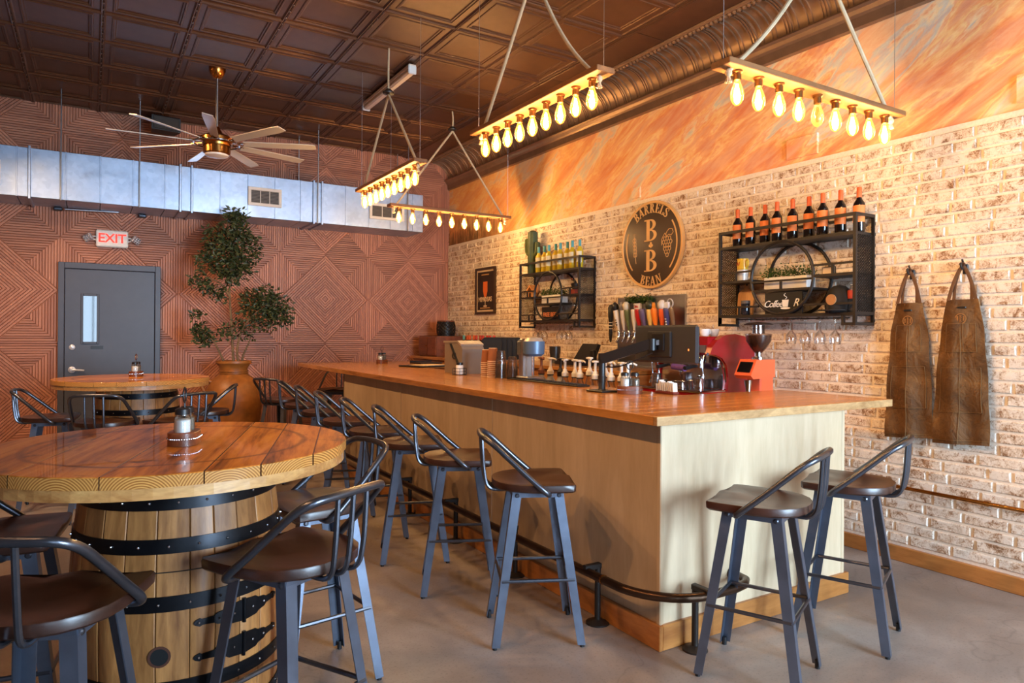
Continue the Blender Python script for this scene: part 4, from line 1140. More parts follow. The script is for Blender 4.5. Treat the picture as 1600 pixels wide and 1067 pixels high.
# ------------------------------------------------------------------ serif lettering for the round sign
def ribbon(mb, outer, inner, z0, z1, M):
    n = len(outer); vs = []
    for p in outer: vs += [(p[0], p[1], z0), (p[0], p[1], z1)]
    for p in inner: vs += [(p[0], p[1], z0), (p[0], p[1], z1)]
    fs = []; o = 2 * n
    for i in range(n - 1):
        a, b = 2 * i, 2 * i + 2
        fs += [(a + 1, b + 1, o + b + 1, o + a + 1), (a, a + 1, b + 1, b), (o + a, o + b, o + b + 1, o + a + 1)]
    fs += [(0, 1, o + 1, o), (2 * n - 2, 2 * n - 1, o + 2 * n - 1, o + 2 * n - 2)]
    mb.add(vs, fs, M)
def glyph(mb, ch, M, d=.004):
    def rect(x0, x1, y0, y1): mb.prism([(x0, y0), (x1, y0), (x1, y1), (x0, y1)], 0, d, M)
    def quad(*p): mb.prism(list(p), 0, d, M)
    def bowl(cx, cy, rx, ry, tx, ty):
        A = [-PI / 2 + PI * i / 10 for i in range(11)]
        ribbon(mb, [(cx + rx * math.cos(a), cy + ry * math.sin(a)) for a in A], [(cx + (rx - tx) * math.cos(a), cy + (ry - ty) * math.sin(a)) for a in A], 0, d, M)
    def serif(x0, x1, y): rect(x0, x1, y, y + .06)
    if ch in 'BREL':
        rect(.12, .29, 0, 1); serif(0, .2, 0); serif(0, .2, .94)
    if ch == 'B':
        for cy, ry, rx in ((.755, .245, .30), (.265, .265, .36)):
            bowl(.32, cy, rx, ry, .16, .06)
        rect(.28, .33, .94, 1); rect(.28, .33, .47, .53); rect(.28, .33, 0, .06); return .72
    if ch == 'R':
        bowl(.32, .745, .28, .255, .15, .06); rect(.28, .33, .94, 1); rect(.28, .33, .49, .55)
        quad((.33, .5), (.48, .5), (.78, 0), (.58, 0)); serif(.55, .84, 0); serif(.2, .4, 0); return .84
    if ch == 'E':
        rect(.28, .62, .94, 1); rect(.28, .66, 0, .06); rect(.28, .5, .48, .54); rect(.57, .63, .76, 1); rect(.6, .67, 0, .27); rect(.45, .5, .4, .62); return .7
    if ch == 'L': rect(.28, .62, 0, .06); rect(.56, .63, 0, .3); serif(.2, .42, .94); return .68
    if ch == 'A':
        quad((.06, 0), (.13, 0), (.42, .96), (.37, 1)); quad((.56, 0), (.76, 0), (.48, 1), (.34, 1)); rect(.2, .6, .3, .36); serif(0, .24, 0); serif(.5, .84, 0); return .84
    if ch == 'N':
        rect(.1, .17, 0, 1); rect(.64, .71, 0, 1); quad((.08, 1), (.27, 1), (.71, 0), (.6, 0)); serif(0, .27, 0); serif(0, .2, .94); serif(.54, .81, .94); return .82
    if ch == 'S':
        pts = smooth_path([(.54, .74, 0), (.5, .9, 0), (.32, .96, 0), (.14, .86, 0), (.14, .68, 0), (.32, .52, 0), (.5, .36, 0), (.52, .16, 0), (.34, .03, 0), (.12, .1, 0), (.08, .28, 0)], 4)
        w_ = [.035 + .05 * math.exp(-((i / (len(pts) - 1) - .5) / .2) ** 2) for i in range(len(pts))]
        o_, i_ = [], []
        for k, p in enumerate(pts):
            t = (pts[min(k + 1, len(pts) - 1)] - pts[max(k - 1, 0)]).normalized(); nn = Vector((-t.y, t.x, 0))
            o_.append((p + nn * w_[k])[:2]); i_.append((p - nn * w_[k])[:2])
        ribbon(mb, o_, i_, 0, d, M); rect(.51, .57, .72, .98); rect(.05, .1, .02, .3); return .62
WID = dict(B=.72, R=.84, E=.7, L=.68, A=.84, N=.82, S=.62)
SX = XR - .018
sg = thing('round_sign', 'round brown wall sign reading BARRELS B B BEAN with gold letters', 'sign', (SX, 4.745, 2.265))
LM = on_brick(0, 0, 0)
RS = .405
MB().lathe([(RS, -.005), (RS, .02), (RS - .004, .028), (RS - .022, .028), (RS - .026, .02)], 64, M=LM).build('rim', GOLD, sg, True)
MB().lathe([(RS - .02, -.004), (RS - .02, .021), (.001, .021)], 64, M=LM).build('face', SIGNBROWN, sg)
ZL = Matrix.Translation((0, 0, .021))
def arc_text(word, r, mid, h, flip=False, name='lettering', sp=.06):
    mb = MB(); tot = sum(WID[c] * h + sp * h for c in word) - sp * h
    s_ = -tot / 2
    for c in word:
        wd = WID[c] * h; ac = (s_ + wd / 2) / r
        if not flip:
            a = mid - ac
            M_ = LM @ ZL @ Matrix.Translation((r * math.cos(a), r * math.sin(a), 0)) @ Matrix.Rotation(a - PI / 2, 4, 'Z') @ Matrix.Diagonal((h, h, 1, 1)) @ Matrix.Translation((-WID[c] / 2, -.5, 0))
        else:
            a = mid + ac
            M_ = LM @ ZL @ Matrix.Translation((r * math.cos(a), r * math.sin(a), 0)) @ Matrix.Rotation(a + PI / 2, 4, 'Z') @ Matrix.Diagonal((h, h, 1, 1)) @ Matrix.Translation((-WID[c] / 2, -.5, 0))
        glyph(mb, c, M_); s_ += wd + sp * h
    mb.build(name, GOLD, sg)
arc_text('BARRELS', .335, PI / 2, .085)
arc_text('BEAN', .335, -PI / 2, .085, True)
for cy in (.135, -.145):
    mb = MB(); hh = .20
    glyph(mb, 'B', LM @ ZL @ Matrix.Translation((-.36 * hh * 1.2, cy - hh / 2, 0)) @ Matrix.Diagonal((hh * 1.2, hh, 1, 1))); mb.build('initial_letter', GOLD, sg)
for a0, a1 in ((.20 - .95, .20 + .42), (PI - .42 + .0, PI + .72)):
    A = [sm(a0, a1, i / 24) for i in range(25)]; mb = MB()
    ribbon(mb, [(.338 * math.cos(a), .338 * math.sin(a)) for a in A], [(.325 * math.cos(a), .325 * math.sin(a)) for a in A], .021, .025, LM); mb.build('arc_line', GOLD, sg)
mb = MB()
for x, y in ((0, .013), (-.015, -.008), (.015, -.008)): mb.prism(circle(.0125, 10, x, y), .021, .025, LM)
mb.prism([(-.003, -.01), (.003, -.01), (.008, -.028), (-.008, -.028)], .021, .025, LM); mb.build('clover_mark', GOLD, sg)
mb = MB()     # grape bunch in outline
def oring(cx, cy, rx, ry=None, t=.0035, n=14):
    ry = ry or rx
    mb.tube([tuple(LM @ Vector((cx + rx * math.cos(2 * PI * i / n), cy + ry * math.sin(2 * PI * i / n), .022))) for i in range(n)], t, 5, closed=True)
gx = .21
for j, (n_, y) in enumerate(((3, .035), (4, .005), (3, -.025), (3, -.055), (2, -.085), (1, -.112))):
    for i in range(n_): oring(gx + (i - (n_ - 1) / 2) * .03, y, .0155, .0185)
lfp = [(.0, .055), (.03, .07), (.06, .06), (.085, .085), (.07, .115), (.035, .12), (.01, .1), (-.005, .08)]
mb.tube([tuple(LM @ Vector((gx + x - .01, y, .022))) for x, y in lfp], .0035, 5, closed=True)
mb.tube([tuple(LM @ Vector((gx + x, y, .022))) for x, y in ((-.01, .055), (-.03, .085), (-.05, .06), (-.07, .03), (-.07, -.02))], .0035, 5)
mb.build('grape_outline', GOLD, sg, True)
mb = MB()     # wheat / barley ear in outline
for k in range(5):
    for s_ in (-1, 1): oring(-.225 + s_ * .012 + .003 * k, .06 - k * .034, .010, .02, .003, 10)
mb.tube([tuple(LM @ Vector((x, y, .022))) for x, y in ((-.225, .08), (-.218, .0), (-.21, -.1), (-.2, -.16))], .003, 5)
for x in (-.245, -.225, -.205): mb.tube([tuple(LM @ Vector((-.225, .07, .022))), tuple(LM @ Vector((x, .125, .022)))], .002, 4)
mb.build('barley_outline', GOLD, sg, True)

# ------------------------------------------------------------------ framed poster
ps = thing('framed_poster', 'framed dark MIMOSAS poster with orange glass on the brick wall', 'poster', (XR - .016, 7.89, 2.0))
PW, PHh = .262, .305
FRG = flat('poster_frame', (54, 36, 24), .4)
for a, b, c, d, mt in ((-PW, PW, PHh - .03, PHh, FRG), (-PW, PW, -PHh, -PHh + .03, FRG), (-PW, -PW + .03, -PHh + .03, PHh - .03, FRG), (PW - .03, PW, -PHh + .03, PHh - .03, FRG)):
    MB().prism([(a, c), (b, c), (b, d), (a, d)], -.012, .022, LM).build('frame', mt, ps)
MB().prism([(-PW + .03, -PHh + .03), (PW - .03, -PHh + .03), (PW - .03, PHh - .03), (-PW + .03, PHh - .03)], -.012, .006, LM).build('mat_border', CREAM, ps)
pr_ = MB().prism([(-PW + .055, -PHh + .055), (PW - .055, -PHh + .055), (PW - .055, PHh - .055), (-PW + .055, PHh - .055)], .0, .008, LM).build('print', flat('poster_black', (40, 28, 20), .5), ps)
MB().prism([(-.055, .12), (.055, .12), (.058, .0), (.03, -.075), (0, -.09), (-.03, -.075), (-.058, .0)], .008, .0095, LM).build('glass_picture', flat('poster_orange', (226, 112, 48), .6), pr_)
g = MB().prism([(-.006, -.09), (.006, -.09), (.006, -.2), (-.006, -.2)], .008, .0095, LM); g.prism(circle(.05, 16, 0, 0), .008, .0095, LM @ Matrix.Translation((0, -.2, 0)) @ Matrix.Diagonal((1, .25, 1, 1))); g.build('stem_picture', CREAM, pr_)
xf(text_mb('MIMOSAS', .088, .0012, .001, spacing=.95), LM @ Matrix.Translation((0, -.115, .0105))).build('poster_title', CREAM, pr_)
for y, w_ in ((.205, .2), (-.232, .26)):
    g = MB()
    for i in range(12): g.prism([(-w_ / 2 + i * w_ / 12, y), (-w_ / 2 + (i + .62) * w_ / 12, y), (-w_ / 2 + (i + .62) * w_ / 12, y + .014), (-w_ / 2 + i * w_ / 12, y + .014)], .008, .009, LM)
    g.build('fine_print', GOLD, pr_)

# ------------------------------------------------------------------ wall shelves
def wall_shelf(yc, label):
    t = thing('wall_shelf', label, 'shelf', (XR - .002, yc, 1.505), 0, 'black steel wall shelves with a round centre frame')
    D, W_, H_ = .222, .57, .735; s_ = .02
    def p(name, *a): return MB().bb(*a).build(name, BLACK, t)
    for x in (-D, -s_):
        for y in (-W_, W_ - s_): p('post', x, x + s_, y, y + s_, 0, H_)
    for z in (H_ - s_,):
        for x in (-D, -s_): p('rail', x, x + s_, -W_ + s_, W_ - s_, z, z + s_)
        for y in (-W_, W_ - s_): p('side_rail', -D + s_, -s_, y, y + s_, z, z + s_)
    for y in (-W_, W_ - s_): p('side_rail', -D + s_, -s_, y, y + s_, 0, s_); p('side_rail', -D + s_, -s_, y, y + s_, .07, .07 + s_)
    for y in (-W_ + .001, W_ - s_ - .08):
        p('foot_rail_piece', -D, -D + s_, y + s_, y + s_ + .078, 0, s_); p('foot_post', -D, -D + s_, y + s_ + .06, y + s_ + .078, s_, .07)
    p('shelf_plate', -D, 0, -W_ + s_, W_ - s_, .595, .615); p('shelf_plate', -D, 0, -W_ + s_, W_ - s_, .065, .085)
    yr = math.sqrt(.26 ** 2 - .015 ** 2)
    p('shelf_plate', -D, 0, yr - .01, W_ - s_, .33, .348); p('shelf_plate', -D, 0, -W_ + s_, -yr + .01, .33, .348)
    p('shelf_plate', -D, 0, -.238, .238, .25, .266)
    for y0, y1, z in ((yr, W_ - s_, .405), (-W_ + s_, -yr, .405), (-.25, .25, .318), (.19, W_ - s_, .138), (-W_ + s_, -.19, .138)):
        p('guard_rail', -D, -D + .014, y0, y1, z, z + .014); ym = (y0 + y1) / 2
        p('guard_post', -D, -D + .014, ym - .008, ym + .008, (.348 if z == .405 else .266 if z == .318 else .085), z)
    for x in (-D + .008, -.01):
        MB().tube([(x, .26 * math.cos(2 * PI * i / 48), .345 + .26 * math.sin(2 * PI * i / 48)) for i in range(48)], .0115, 8, closed=True).build('round_frame', BLACK, t, True)
    for y in (-W_ + .01, W_ - .01):       # mesh end panels
        g = MB(); n = 26; z0, z1, x0, x1 = .09, .595, -D + s_, -s_
        for k in range(-9, n + 1):
            for sg_ in (1, -1):
                zz = z0 + (z1 - z0) * k / n; dx = x1 - x0
                a, b = (x0, zz), (x1, zz + dx)
                if sg_ < 0: a, b = (x1, zz), (x0, zz + dx)
                def cut(a, b, z, lo):
                    if (a[1] < z) if lo else (a[1] > z): u = (z - a[1]) / (b[1] - a[1]); return (a[0] + (b[0] - a[0]) * u, z)
                    return a
                if b[1] <= z0 or a[1] >= z1: continue
                a2 = cut(a, b, z0, True); b2 = cut(b, a, z1, False)
                g.bar((a2[0], y, a2[1]), (b2[0], y, b2[1]), .003, .006, (0, 1, 0))
        g.build('mesh_panel', BLACK, t)
    for y in (-.3, -.1, .1, .3): p('glass_rack_wire', -D + .02, -.03, y - .003, y + .003, .05, .056)
    p('glass_rack_bar', -.13, -.12, -W_ + .1, W_ - .1, .048, .056)
    return t
SR, SL = 3.207, 6.162
wall_shelf(SR, 'black steel shelf above the coffee machine holding red wine bottles')
wall_shelf(SL, 'black steel shelf left of the round sign holding white wine and a cactus')

def bottle(name, label, group, loc, glass, cap, paper, h=.295, rz=0):
    t = thing(name, label, 'bottle', loc, rz, group); r = .037
    MB().lathe([(.034, 0), (r, .006), (r, .175), (.034, .19), (.02, .212), (.0145, .23), (.0145, h - .01)], 18).build('glass_body', glass, t, True)
    MB().lathe([(.0158, h - .075), (.0158, h - .004), (.013, h)], 14).build('foil_cap', cap, t, True)
    MB().lathe([(r + .0006, .062), (r + .0006, .172)], 14, a0=PI - 1.45, a1=PI + 1.45).build('paper_label', paper, t, True)
    return t
WINE = flat('red_wine_glass', (16, 12, 12), .06, 0, .5)
OFOIL = flat('orange_foil', (206, 92, 44), .5); OLAB = flat('orange_label', (222, 122, 58), .7)
b0 = bottle('wine_bottle', 'red wine bottle with orange label on the top shelf', 'orange labelled red wine bottles', (4.30, SR + .46, 2.121), WINE, OFOIL, OLAB)
ords = ['leftmost', 'second from left', 'third from left', 'fourth from left', 'middle', 'fourth from right', 'third from right', 'second from right', 'rightmost']
b0['label'] = 'leftmost orange labelled red wine bottle on the top shelf'
for i in range(1, 9): dup(b0, (4.30 + .012 * ((i * 7) % 3 - 1), SR + .46 - i * .1235, 2.121), (i * 37 % 9 - 4) * .06, '%s orange labelled red wine bottle on the top shelf' % ords[i])
WHITEW = flat('white_wine_glass', (196, 168, 40), .06, 0, .5)
TEAL = flat('teal_foil', (70, 150, 160), .5); PALE = flat('pale_label', (214, 206, 176), .7)
b1 = bottle('white_wine_bottle', '', 'teal capped white wine bottles', (4.30, SL + .30, 2.121), WHITEW, TEAL, PALE)
ords8 = ['leftmost', 'second from left', 'third from left', 'fourth from left', 'fifth from left', 'third from right', 'second from right', 'rightmost']
b1['label'] = 'leftmost teal capped white wine bottle beside the cactus'
for i in range(1, 8): dup(b1, (4.29 + .015 * (i % 2), SL + .30 - i * .108, 2.121), (i % 3 - 1) * .2, '%s teal capped white wine bottle on the shelf top' % ords8[i])

ca = thing('cactus_figure', 'tall green cactus ornament at the left of the white wine', 'cactus', (4.31, SL + .44, 2.121))
CAC = flat('cactus_green', (62, 72, 24), .6, var=.3)
def ribbed(path, r, n=9):
    mb = MB(); P = smooth_path(path, 6); mb.tube(P, [r * (.35 if i == len(P) - 1 else .75 if i == len(P) - 2 else 1) for i in range(len(P))], 14)
    for k in range(n):
        a = 2 * PI * k / n
        mb.tube([p + Vector((math.cos(a), math.sin(a), 0)) * r * .92 for p in P[:-2]], r * .22, 5)
    return mb
ribbed([(0, 0, 0), (0, 0, .2), (0, .0, .42), (0, 0, .50)], .052).build('trunk', CAC, ca, True)
ribbed([(0, .04, .23), (0, .085, .25), (0, .10, .30), (0, .10, .38), (0, .10, .42)], .035).build('arm', CAC, ca, True)
ribbed([(0, -.04, .21), (0, -.08, .23), (0, -.095, .27), (0, -.095, .33), (0, -.095, .36)], .028).build('arm', CAC, ca, True)

def planter(yc, label):
    t = thing('boxwood_planter', label, 'plant', (4.31, yc, 1.505 + .267), 0, 'trimmed boxwood planters inside the round frames')
    MB().box((0, 0, .045), (.10, .36, .09), bev=.004).build('white_box', WHITEP, t)
    q = random.Random(int(yc * 100)); g = MB()
    for _ in range(900):
        c = Vector((q.uniform(-.06, .06), q.uniform(-.2, .2), .085 + abs(q.gauss(.03, .025)))); d = Vector((q.gauss(0, 1), q.gauss(0, 1), abs(q.gauss(.6, .6)))).normalized(); e = d.orthogonal().normalized()
        L = q.uniform(.012, .022)
        g.add([tuple(c), tuple(c + d * L * .5 + e * L * .35), tuple(c + d * L), tuple(c + d * L * .5 - e * L * .35)], [(0, 1, 2), (0, 2, 3)])
    o = g.build('boxwood', BOXLEAF, t); o['kind'] = 'stuff'
planter(SR, 'boxwood in a white box inside the round frame of the right shelf')
planter(SL, 'boxwood in a white box inside the round frame of the left shelf')

def board_sign(yc, x, z, w_, h_, label, name='board_sign'):
    t = thing(name, label, 'sign', (x, yc, z))
    MB().prism([(-w_ / 2, 0), (w_ / 2, 0), (w_ / 2, h_), (-w_ / 2, h_)], -.012, .0, LM).build('board', BLACKP, t); return t
cs = board_sign(SR - .01, 4.23, 1.592, .31, .155, 'small black board with white script reading Coffee and R')
xf(text_mb('Coffee', .07, .0008, .0, shear=.35, spacing=.85), LM @ Matrix.Translation((-.085, .07, .0012))).build('script', PAPER, cs)
xf(text_mb('R', .08, .0008, 0, shear=.4), LM @ Matrix.Translation((.105, .075, .0012))).build('script', PAPER, cs)
g = MB(); g.prism([(-.028, .1), (.028, .1), (.02, .05), (-.02, .05)], .0, .0012, LM @ Matrix.Translation((.02, 0, 0))); g.prism(circle(.04, 18, 0, 0), 0, .0012, LM @ Matrix.Translation((.02, .04, 0)) @ Matrix.Diagonal((1, .2, 1, 1)))
g.tube([tuple(LM @ Vector((.02 + .012 * math.sin(i * .8), .105 + i * .005, .001))) for i in range(9)], .0022, 5); g.build('cup_picture', PAPER, cs)
fs_ = board_sign(SL - .02, 4.24, 1.592, .32, .14, 'small dark board reading FREE BEER on the left shelf')
xf(text_mb('FREE BEER', .062, .0008, .0015), LM @ Matrix.Translation((0, .055, .0012))).build('lettering', flat('worn_red', (200, 120, 74), .7), fs_)

def mug(loc, rz, mat, label, group=None):
    t = thing('mug', label, 'mug', loc, rz, group)
    MB().lathe([(.038, 0), (.042, .004), (.043, .085), (.04, .085), (.038, .008), (.001, .008)], 20).build('cup', mat, t, True)
    MB().tube(smooth_path([(0, -.042, .07), (0, -.07, .068), (0, -.072, .03), (0, -.042, .018)], 5), .006, 8).build('handle', mat, t, True)
    return t
YEL = flat('yellow_ceramic', (214, 176, 50), .3, coat=.4)
mug((4.29, SR + .40, 1.854), .2, WHITEC, 'white mug under the yellow mug on the right shelf')
ym = mug((4.29, SR + .40, 1.940), -.3, YEL, 'yellow mug stacked on a white mug, right shelf')
g = MB().tube([(-.0445 * math.cos(a), .0445 * math.sin(a), .045 + .012 * math.sin(a * 9)) for a in [-.5 + i * .06 for i in range(18)]], .0025, 5); g.build('red_script', flat('red_print', (170, 50, 36), .6), ym)
cb = thing('cutting_board', 'wooden cutting board with handle leaning on the shelf', 'board', (4.36, SR + .43, 1.592), 0); cb.rotation_euler = (0, .12, 0)
poly = [(-.075, 0), (.075, 0), (.078, .17), (.06, .195), (.022, .21), (.018, .26), (-.018, .26), (-.022, .21), (-.06, .195), (-.078, .17)]
MB().prism(poly, 0, .014, LM, inset=.003).build('board', wood('light_board', (168, 118, 70), (208, 160, 108), 'Z', 8, 14, .5), cb)
MB().lathe([(.009, 0), (.009, .0155), (.001, .0155)], 12, M=LM @ Matrix.Translation((0, .24, 0))).build('hang_hole', BLACKP, cb)
jr = thing('dark_jar', 'dark glass jar standing before the cutting board', 'jar', (4.26, SR + .345, 1.592))
MB().lathe([(.032, 0), (.034, .004), (.034, .085), (.03, .1)], 18).build('jar_body', flat('dark_jar_glass', (34, 34, 40), .1, coat=.6), jr, True); MB().lathe([(.0345, .085), (.0345, .108), (.001, .11)], 18).build('lid', flat('jar_lid', (92, 84, 80), .4), jr, True)
cp = thing('ball_cap', 'black baseball cap with round tan patch on the right shelf', 'cap', (4.30, SR - .40, 1.592))
CAPM = flat('cap_cloth', (24, 20, 18), .85, var=.2)
MB().lathe([(.088, 0), (.092, .05), (.088, .1), (.07, .15), (.04, .178), (.001, .186)], 22).build('crown', CAPM, cp, True)
g = MB(); g.prism([(-.085 + .0, 0)] + [(.1 * math.cos(a) * 1.0, -.02 - .085 * math.sin(a)) for a in [PI - i * PI / 10 for i in range(11)]], 0, .006, Matrix.Translation((-.05, .0, .012)) @ Matrix.Rotation(-PI / 2, 4, 'Z')); g.build('brim', CAPM, cp)
MB().lathe([(.036, -.004), (.036, .004), (.001, .004)], 20, M=LM @ Matrix.Translation((.0, .085, .091))).build('patch', flat('tan_patch', (168, 118, 72), .7), cp)
gb = thing('liquor_bottle', 'clear bottle with red label at the right end of the shelf', 'bottle', (4.29, SR - .50, 1.592))
MB().lathe([(.028, 0), (.03, .004), (.03, .14), (.014, .165), (.012, .19)], 16).build('glass_body', clear('clear_bottle', (.9, .9, .88), .15), gb, True); MB().lathe([(.0305, .09), (.0305, .145)], 16).build('red_label', flat('red_label', (168, 48, 30), .6), gb, True)
cd = thing('small_card', 'small framed card on the upper right shelf level', 'card', (4.27, SR - .34, 1.854)); MB().prism([(-.05, 0), (.05, 0), (.05, .05), (-.05, .05)], -.006, 0, LM).build('frame', BLACKP, cd); MB().prism([(-.045, .004), (.045, .004), (.045, .046), (-.045, .046)], 0, .001, LM).build('print', CREAM, cd)
# left shelf ornaments
dg = thing('wooden_figurine', 'small carved wooden house figurine on the left shelf', 'figurine', (4.29, SL + .40, 1.854))
WF = wood('carved_wood', (150, 92, 44), (206, 146, 84), 'Z', 10, 10, .6)
g = MB(); g.bb(-.04, .04, -.06, .06, 0, .07); g.build('body', WF, dg)
MB().prism([(-.085, .06), (0, .14), (.085, .06), (.07, .05), (0, .115), (-.07, .05)], -.05, .05, LM).build('roof', WF, dg)
MB().prism([(-.018, 0), (.018, 0), (.018, .035), (0, .055), (-.018, .035)], .04, .042, LM).build('doorway', flat('dark_hole', (40, 22, 12), .9), dg)
MB().tube(smooth_path([(0, -.06, .02), (0, -.1, .05), (0, -.11, .11), (0, -.08, .15)], 5), .018, 8).build('tail', WF, dg, True)
st = thing('grinder_figure', 'small hand coffee mill with red base on the left shelf', 'coffee mill', (4.29, SL - .40, 1.854))
MB().box((0, 0, .025), (.07, .07, .05), bev=.004).build('drawer_box', flat('mill_red', (150, 52, 30), .5), st); MB().lathe([(.03, .05), (.042, .09), (.045, .11), (.02, .115), (.008, .14)], 16).build('hopper', BLACK, st, True); MB().tube([(0, 0, .14), (0, .06, .15)], .005, 6).build('crank', BLACK, st); MB().sphere((0, .06, .16), .012).build('knob', flat('knob_wood', (150, 70, 36), .5), st, True)
GLS = clear('wine_glass', (.96, .96, .96), .07)
def stem_glass(loc, label, group, up=False):
    t = thing('wine_glass', label, 'glass', loc, 0, group)
    s_ = 1 if up else -1
    MB().lathe([(.032, 0), (.03, s_ * .003), (.005, s_ * .008), (.004, s_ * .075), (.012, s_ * .085), (.034, s_ * .11), (.04, s_ * .135), (.033, s_ * .175)], 18).build('glass_body', GLS, t, True)
    return t
stem_glass((4.29, SL - .41, 1.592), 'upright wine glass on the lower right of left shelf', None, True)
for i in range(4): stem_glass((4.31, SR - .02 - i * .115, 1.553), 'wine glass hanging upside down under the shelf, ' + ['leftmost of four', 'second of four', 'third of four', 'rightmost of four'][i], 'wine glasses hanging under the right shelf')
for i in range(6): stem_glass((4.31, SL + (.36 - i * .085 if i < 3 else -.10 - (i - 3) * .085), 1.553), 'wine glass hanging upside down under the left shelf, ' + ['left three, leftmost', 'left three, middle', 'left three, rightmost', 'right three, leftmost', 'right three, middle', 'right three, rightmost'][i], 'wine glasses hanging under the left shelf')

# ------------------------------------------------------------------ aprons on hooks
def apron(y, label, wtop, wbot, ztop, zbot, skew, seed):
    hk = thing('wall_hook', 'black iron hook holding the %s apron' % label, 'hook', (XR - .015, y, ztop + .18), 0, 'apron hooks on the brick wall')
    MB().box((-.004, 0, .0), (.012, .03, .06), bev=.004).build('plate', BLACK, hk)
    MB().tube(smooth_path([(-.005, 0, .01), (-.04, 0, .0), (-.06, 0, .015), (-.055, 0, .035)], 5), .006, 8).build('hook_arm', BLACK, hk, True)
    MB().tube(smooth_path([(-.005, 0, .02), (-.03, 0, .035), (-.045, 0, .055)], 5), .006, 8).build('hook_arm', BLACK, hk, True)
    t = thing('apron', '%s brown waxed canvas apron hanging on the brick wall' % label, 'apron', (XR - .06, y, zbot), 0, 'waxed canvas aprons'); t.location = (XR - .055, y, zbot)
    H_ = ztop - zbot; NX, NZ = 18, 36; q = random.Random(seed); ph = [q.uniform(0, 6.28) for _ in range(6)]
    def half(u):   # u from 0 bottom to 1 top
        if u > .80: k = (u - .80) / .20; return sm(sm(wbot, wtop, .58), wtop, k ** .8)
        return sm(wbot, sm(wbot, wtop, .58), (u / .80) ** 1.5)
    def surf(i, k):
        u = k / NZ; v = i / NX * 2 - 1
        y_ = -v * half(u) + skew * (1 - u); z_ = u * H_ + .012 * v * (1 - u)
        x_ = -.010 * math.sin(v * 4.2 + ph[0]) * (1 - u * .7) - .007 * math.sin(v * 7 + ph[1] + u * 3) * (1 - u) - .006 * math.sin(u * 17 + v * 2 + ph[2]) - .012 * (1 - v * v)
        return (x_, y_, z_)
    vs = [surf(i, k) for k in range(NZ + 1) for i in range(NX + 1)]; n1 = len(vs)
    vs += [(x + .005, y_, z) for x, y_, z in vs]; fs = []
    for k in range(NZ):
        for i in range(NX):
            a = k * (NX + 1) + i; f = (a, a + 1, a + NX + 2, a + NX + 1); fs += [f, tuple(n1 + j for j in f[::-1])]
    for k in range(NZ):
        for i in (0, NX): a = k * (NX + 1) + i; fs.append((a, a + NX + 1, n1 + a + NX + 1, n1 + a))
    for i in range(NX):
        for k in (0, NZ): a = k * (NX + 1) + i; fs.append((a, a + 1, n1 + a + 1, n1 + a))
    MB().add(vs, fs).build('canvas', CANVAS, t, True)
    def patch(i0, i1, k0, k1, off, name, mat):
        vs = []; fs = []; ni, nk = i1 - i0, k1 - k0
        for o_ in (off, off * .2):
            for k in range(nk + 1):
                for i in range(ni + 1): x, y_, z = surf(i0 + i, k0 + k); vs.append((x - o_, y_, z))
        n1 = (ni + 1) * (nk + 1)
        for k in range(nk):
            for i in range(ni): a = k * (ni + 1) + i; fs.append((a, a + 1, a + ni + 2, a + ni + 1))
        for i in range(ni):
            for k in (0, nk): a = k * (ni + 1) + i; fs.append((a, a + 1, n1 + a + 1, n1 + a))
        for k in range(nk):
            for i in (0, ni): a = k * (ni + 1) + i; fs.append((a, a + ni + 1, n1 + a + ni + 1, n1 + a))
        MB().add(vs, fs).build(name, mat, t, True)
    patch(3, 10, 23, 30, .004, 'chest_pocket', CANVAS); patch(10, 15, 23, 30, .004, 'chest_pocket', CANVAS)
    patch(2, 16, 8, 19, .0035, 'lap_pocket', CANVAS)
    STC = bpy.data.materials.get('stitch_thread') or flat('stitch_thread', (116, 86, 48), .8)
    for ln in ([(3, k) for k in range(23, 31)], [(10, k) for k in range(23, 31)], [(15, k) for k in range(23, 31)], [(i, 23) for i in range(3, 16)], [(i, 30) for i in range(3, 16)], [(2, k) for k in range(8, 20)], [(16, k) for k in range(8, 20)], [(9, k) for k in range(0, 30)], [(i, 8) for i in range(2, 17)], [(i, 19) for i in range(2, 17)], [(i, 1) for i in range(0, 19)]):
        MB().tube([Vector(surf(i, k)) + Vector((-.005, 0, 0)) for i, k in ln], .0016, 5).build('stitching', STC, t)
    hw = wtop
    slot = surf(9, NZ - 2); MB().box((slot[0] - .001, slot[1], slot[2]), (.008, .05, .012), bev=.003).build('grommet_slot', BLACKP, t)
    lg = surf(9, NZ - 5); mb = MB(); C_ = Matrix.Translation((lg[0] - .003, lg[1], lg[2] + .005)) @ on_brick(0, 0, 0)
    STAMP = flat('stamp_tan', (150, 100, 48), .7)
    ribbon(mb, circle(.032, 24, 0, 0, 0, 2 * PI), circle(.027, 24, 0, 0, 0, 2 * PI), 0, .0015, C_)
    for cy in (.0, -.023): glyph(mb, 'B', C_ @ Matrix.Translation((-.007, cy, 0)) @ Matrix.Diagonal((.02, .022, 1, 1)), .0015)
    for s_ in (-1, 1):
        for k in range(3): mb.prism(circle(.005, 8, s_ * .017, -.008 + k * .009), 0, .0015, C_)
    mb.build('stamped_logo', STAMP, t)
    xh = -.02
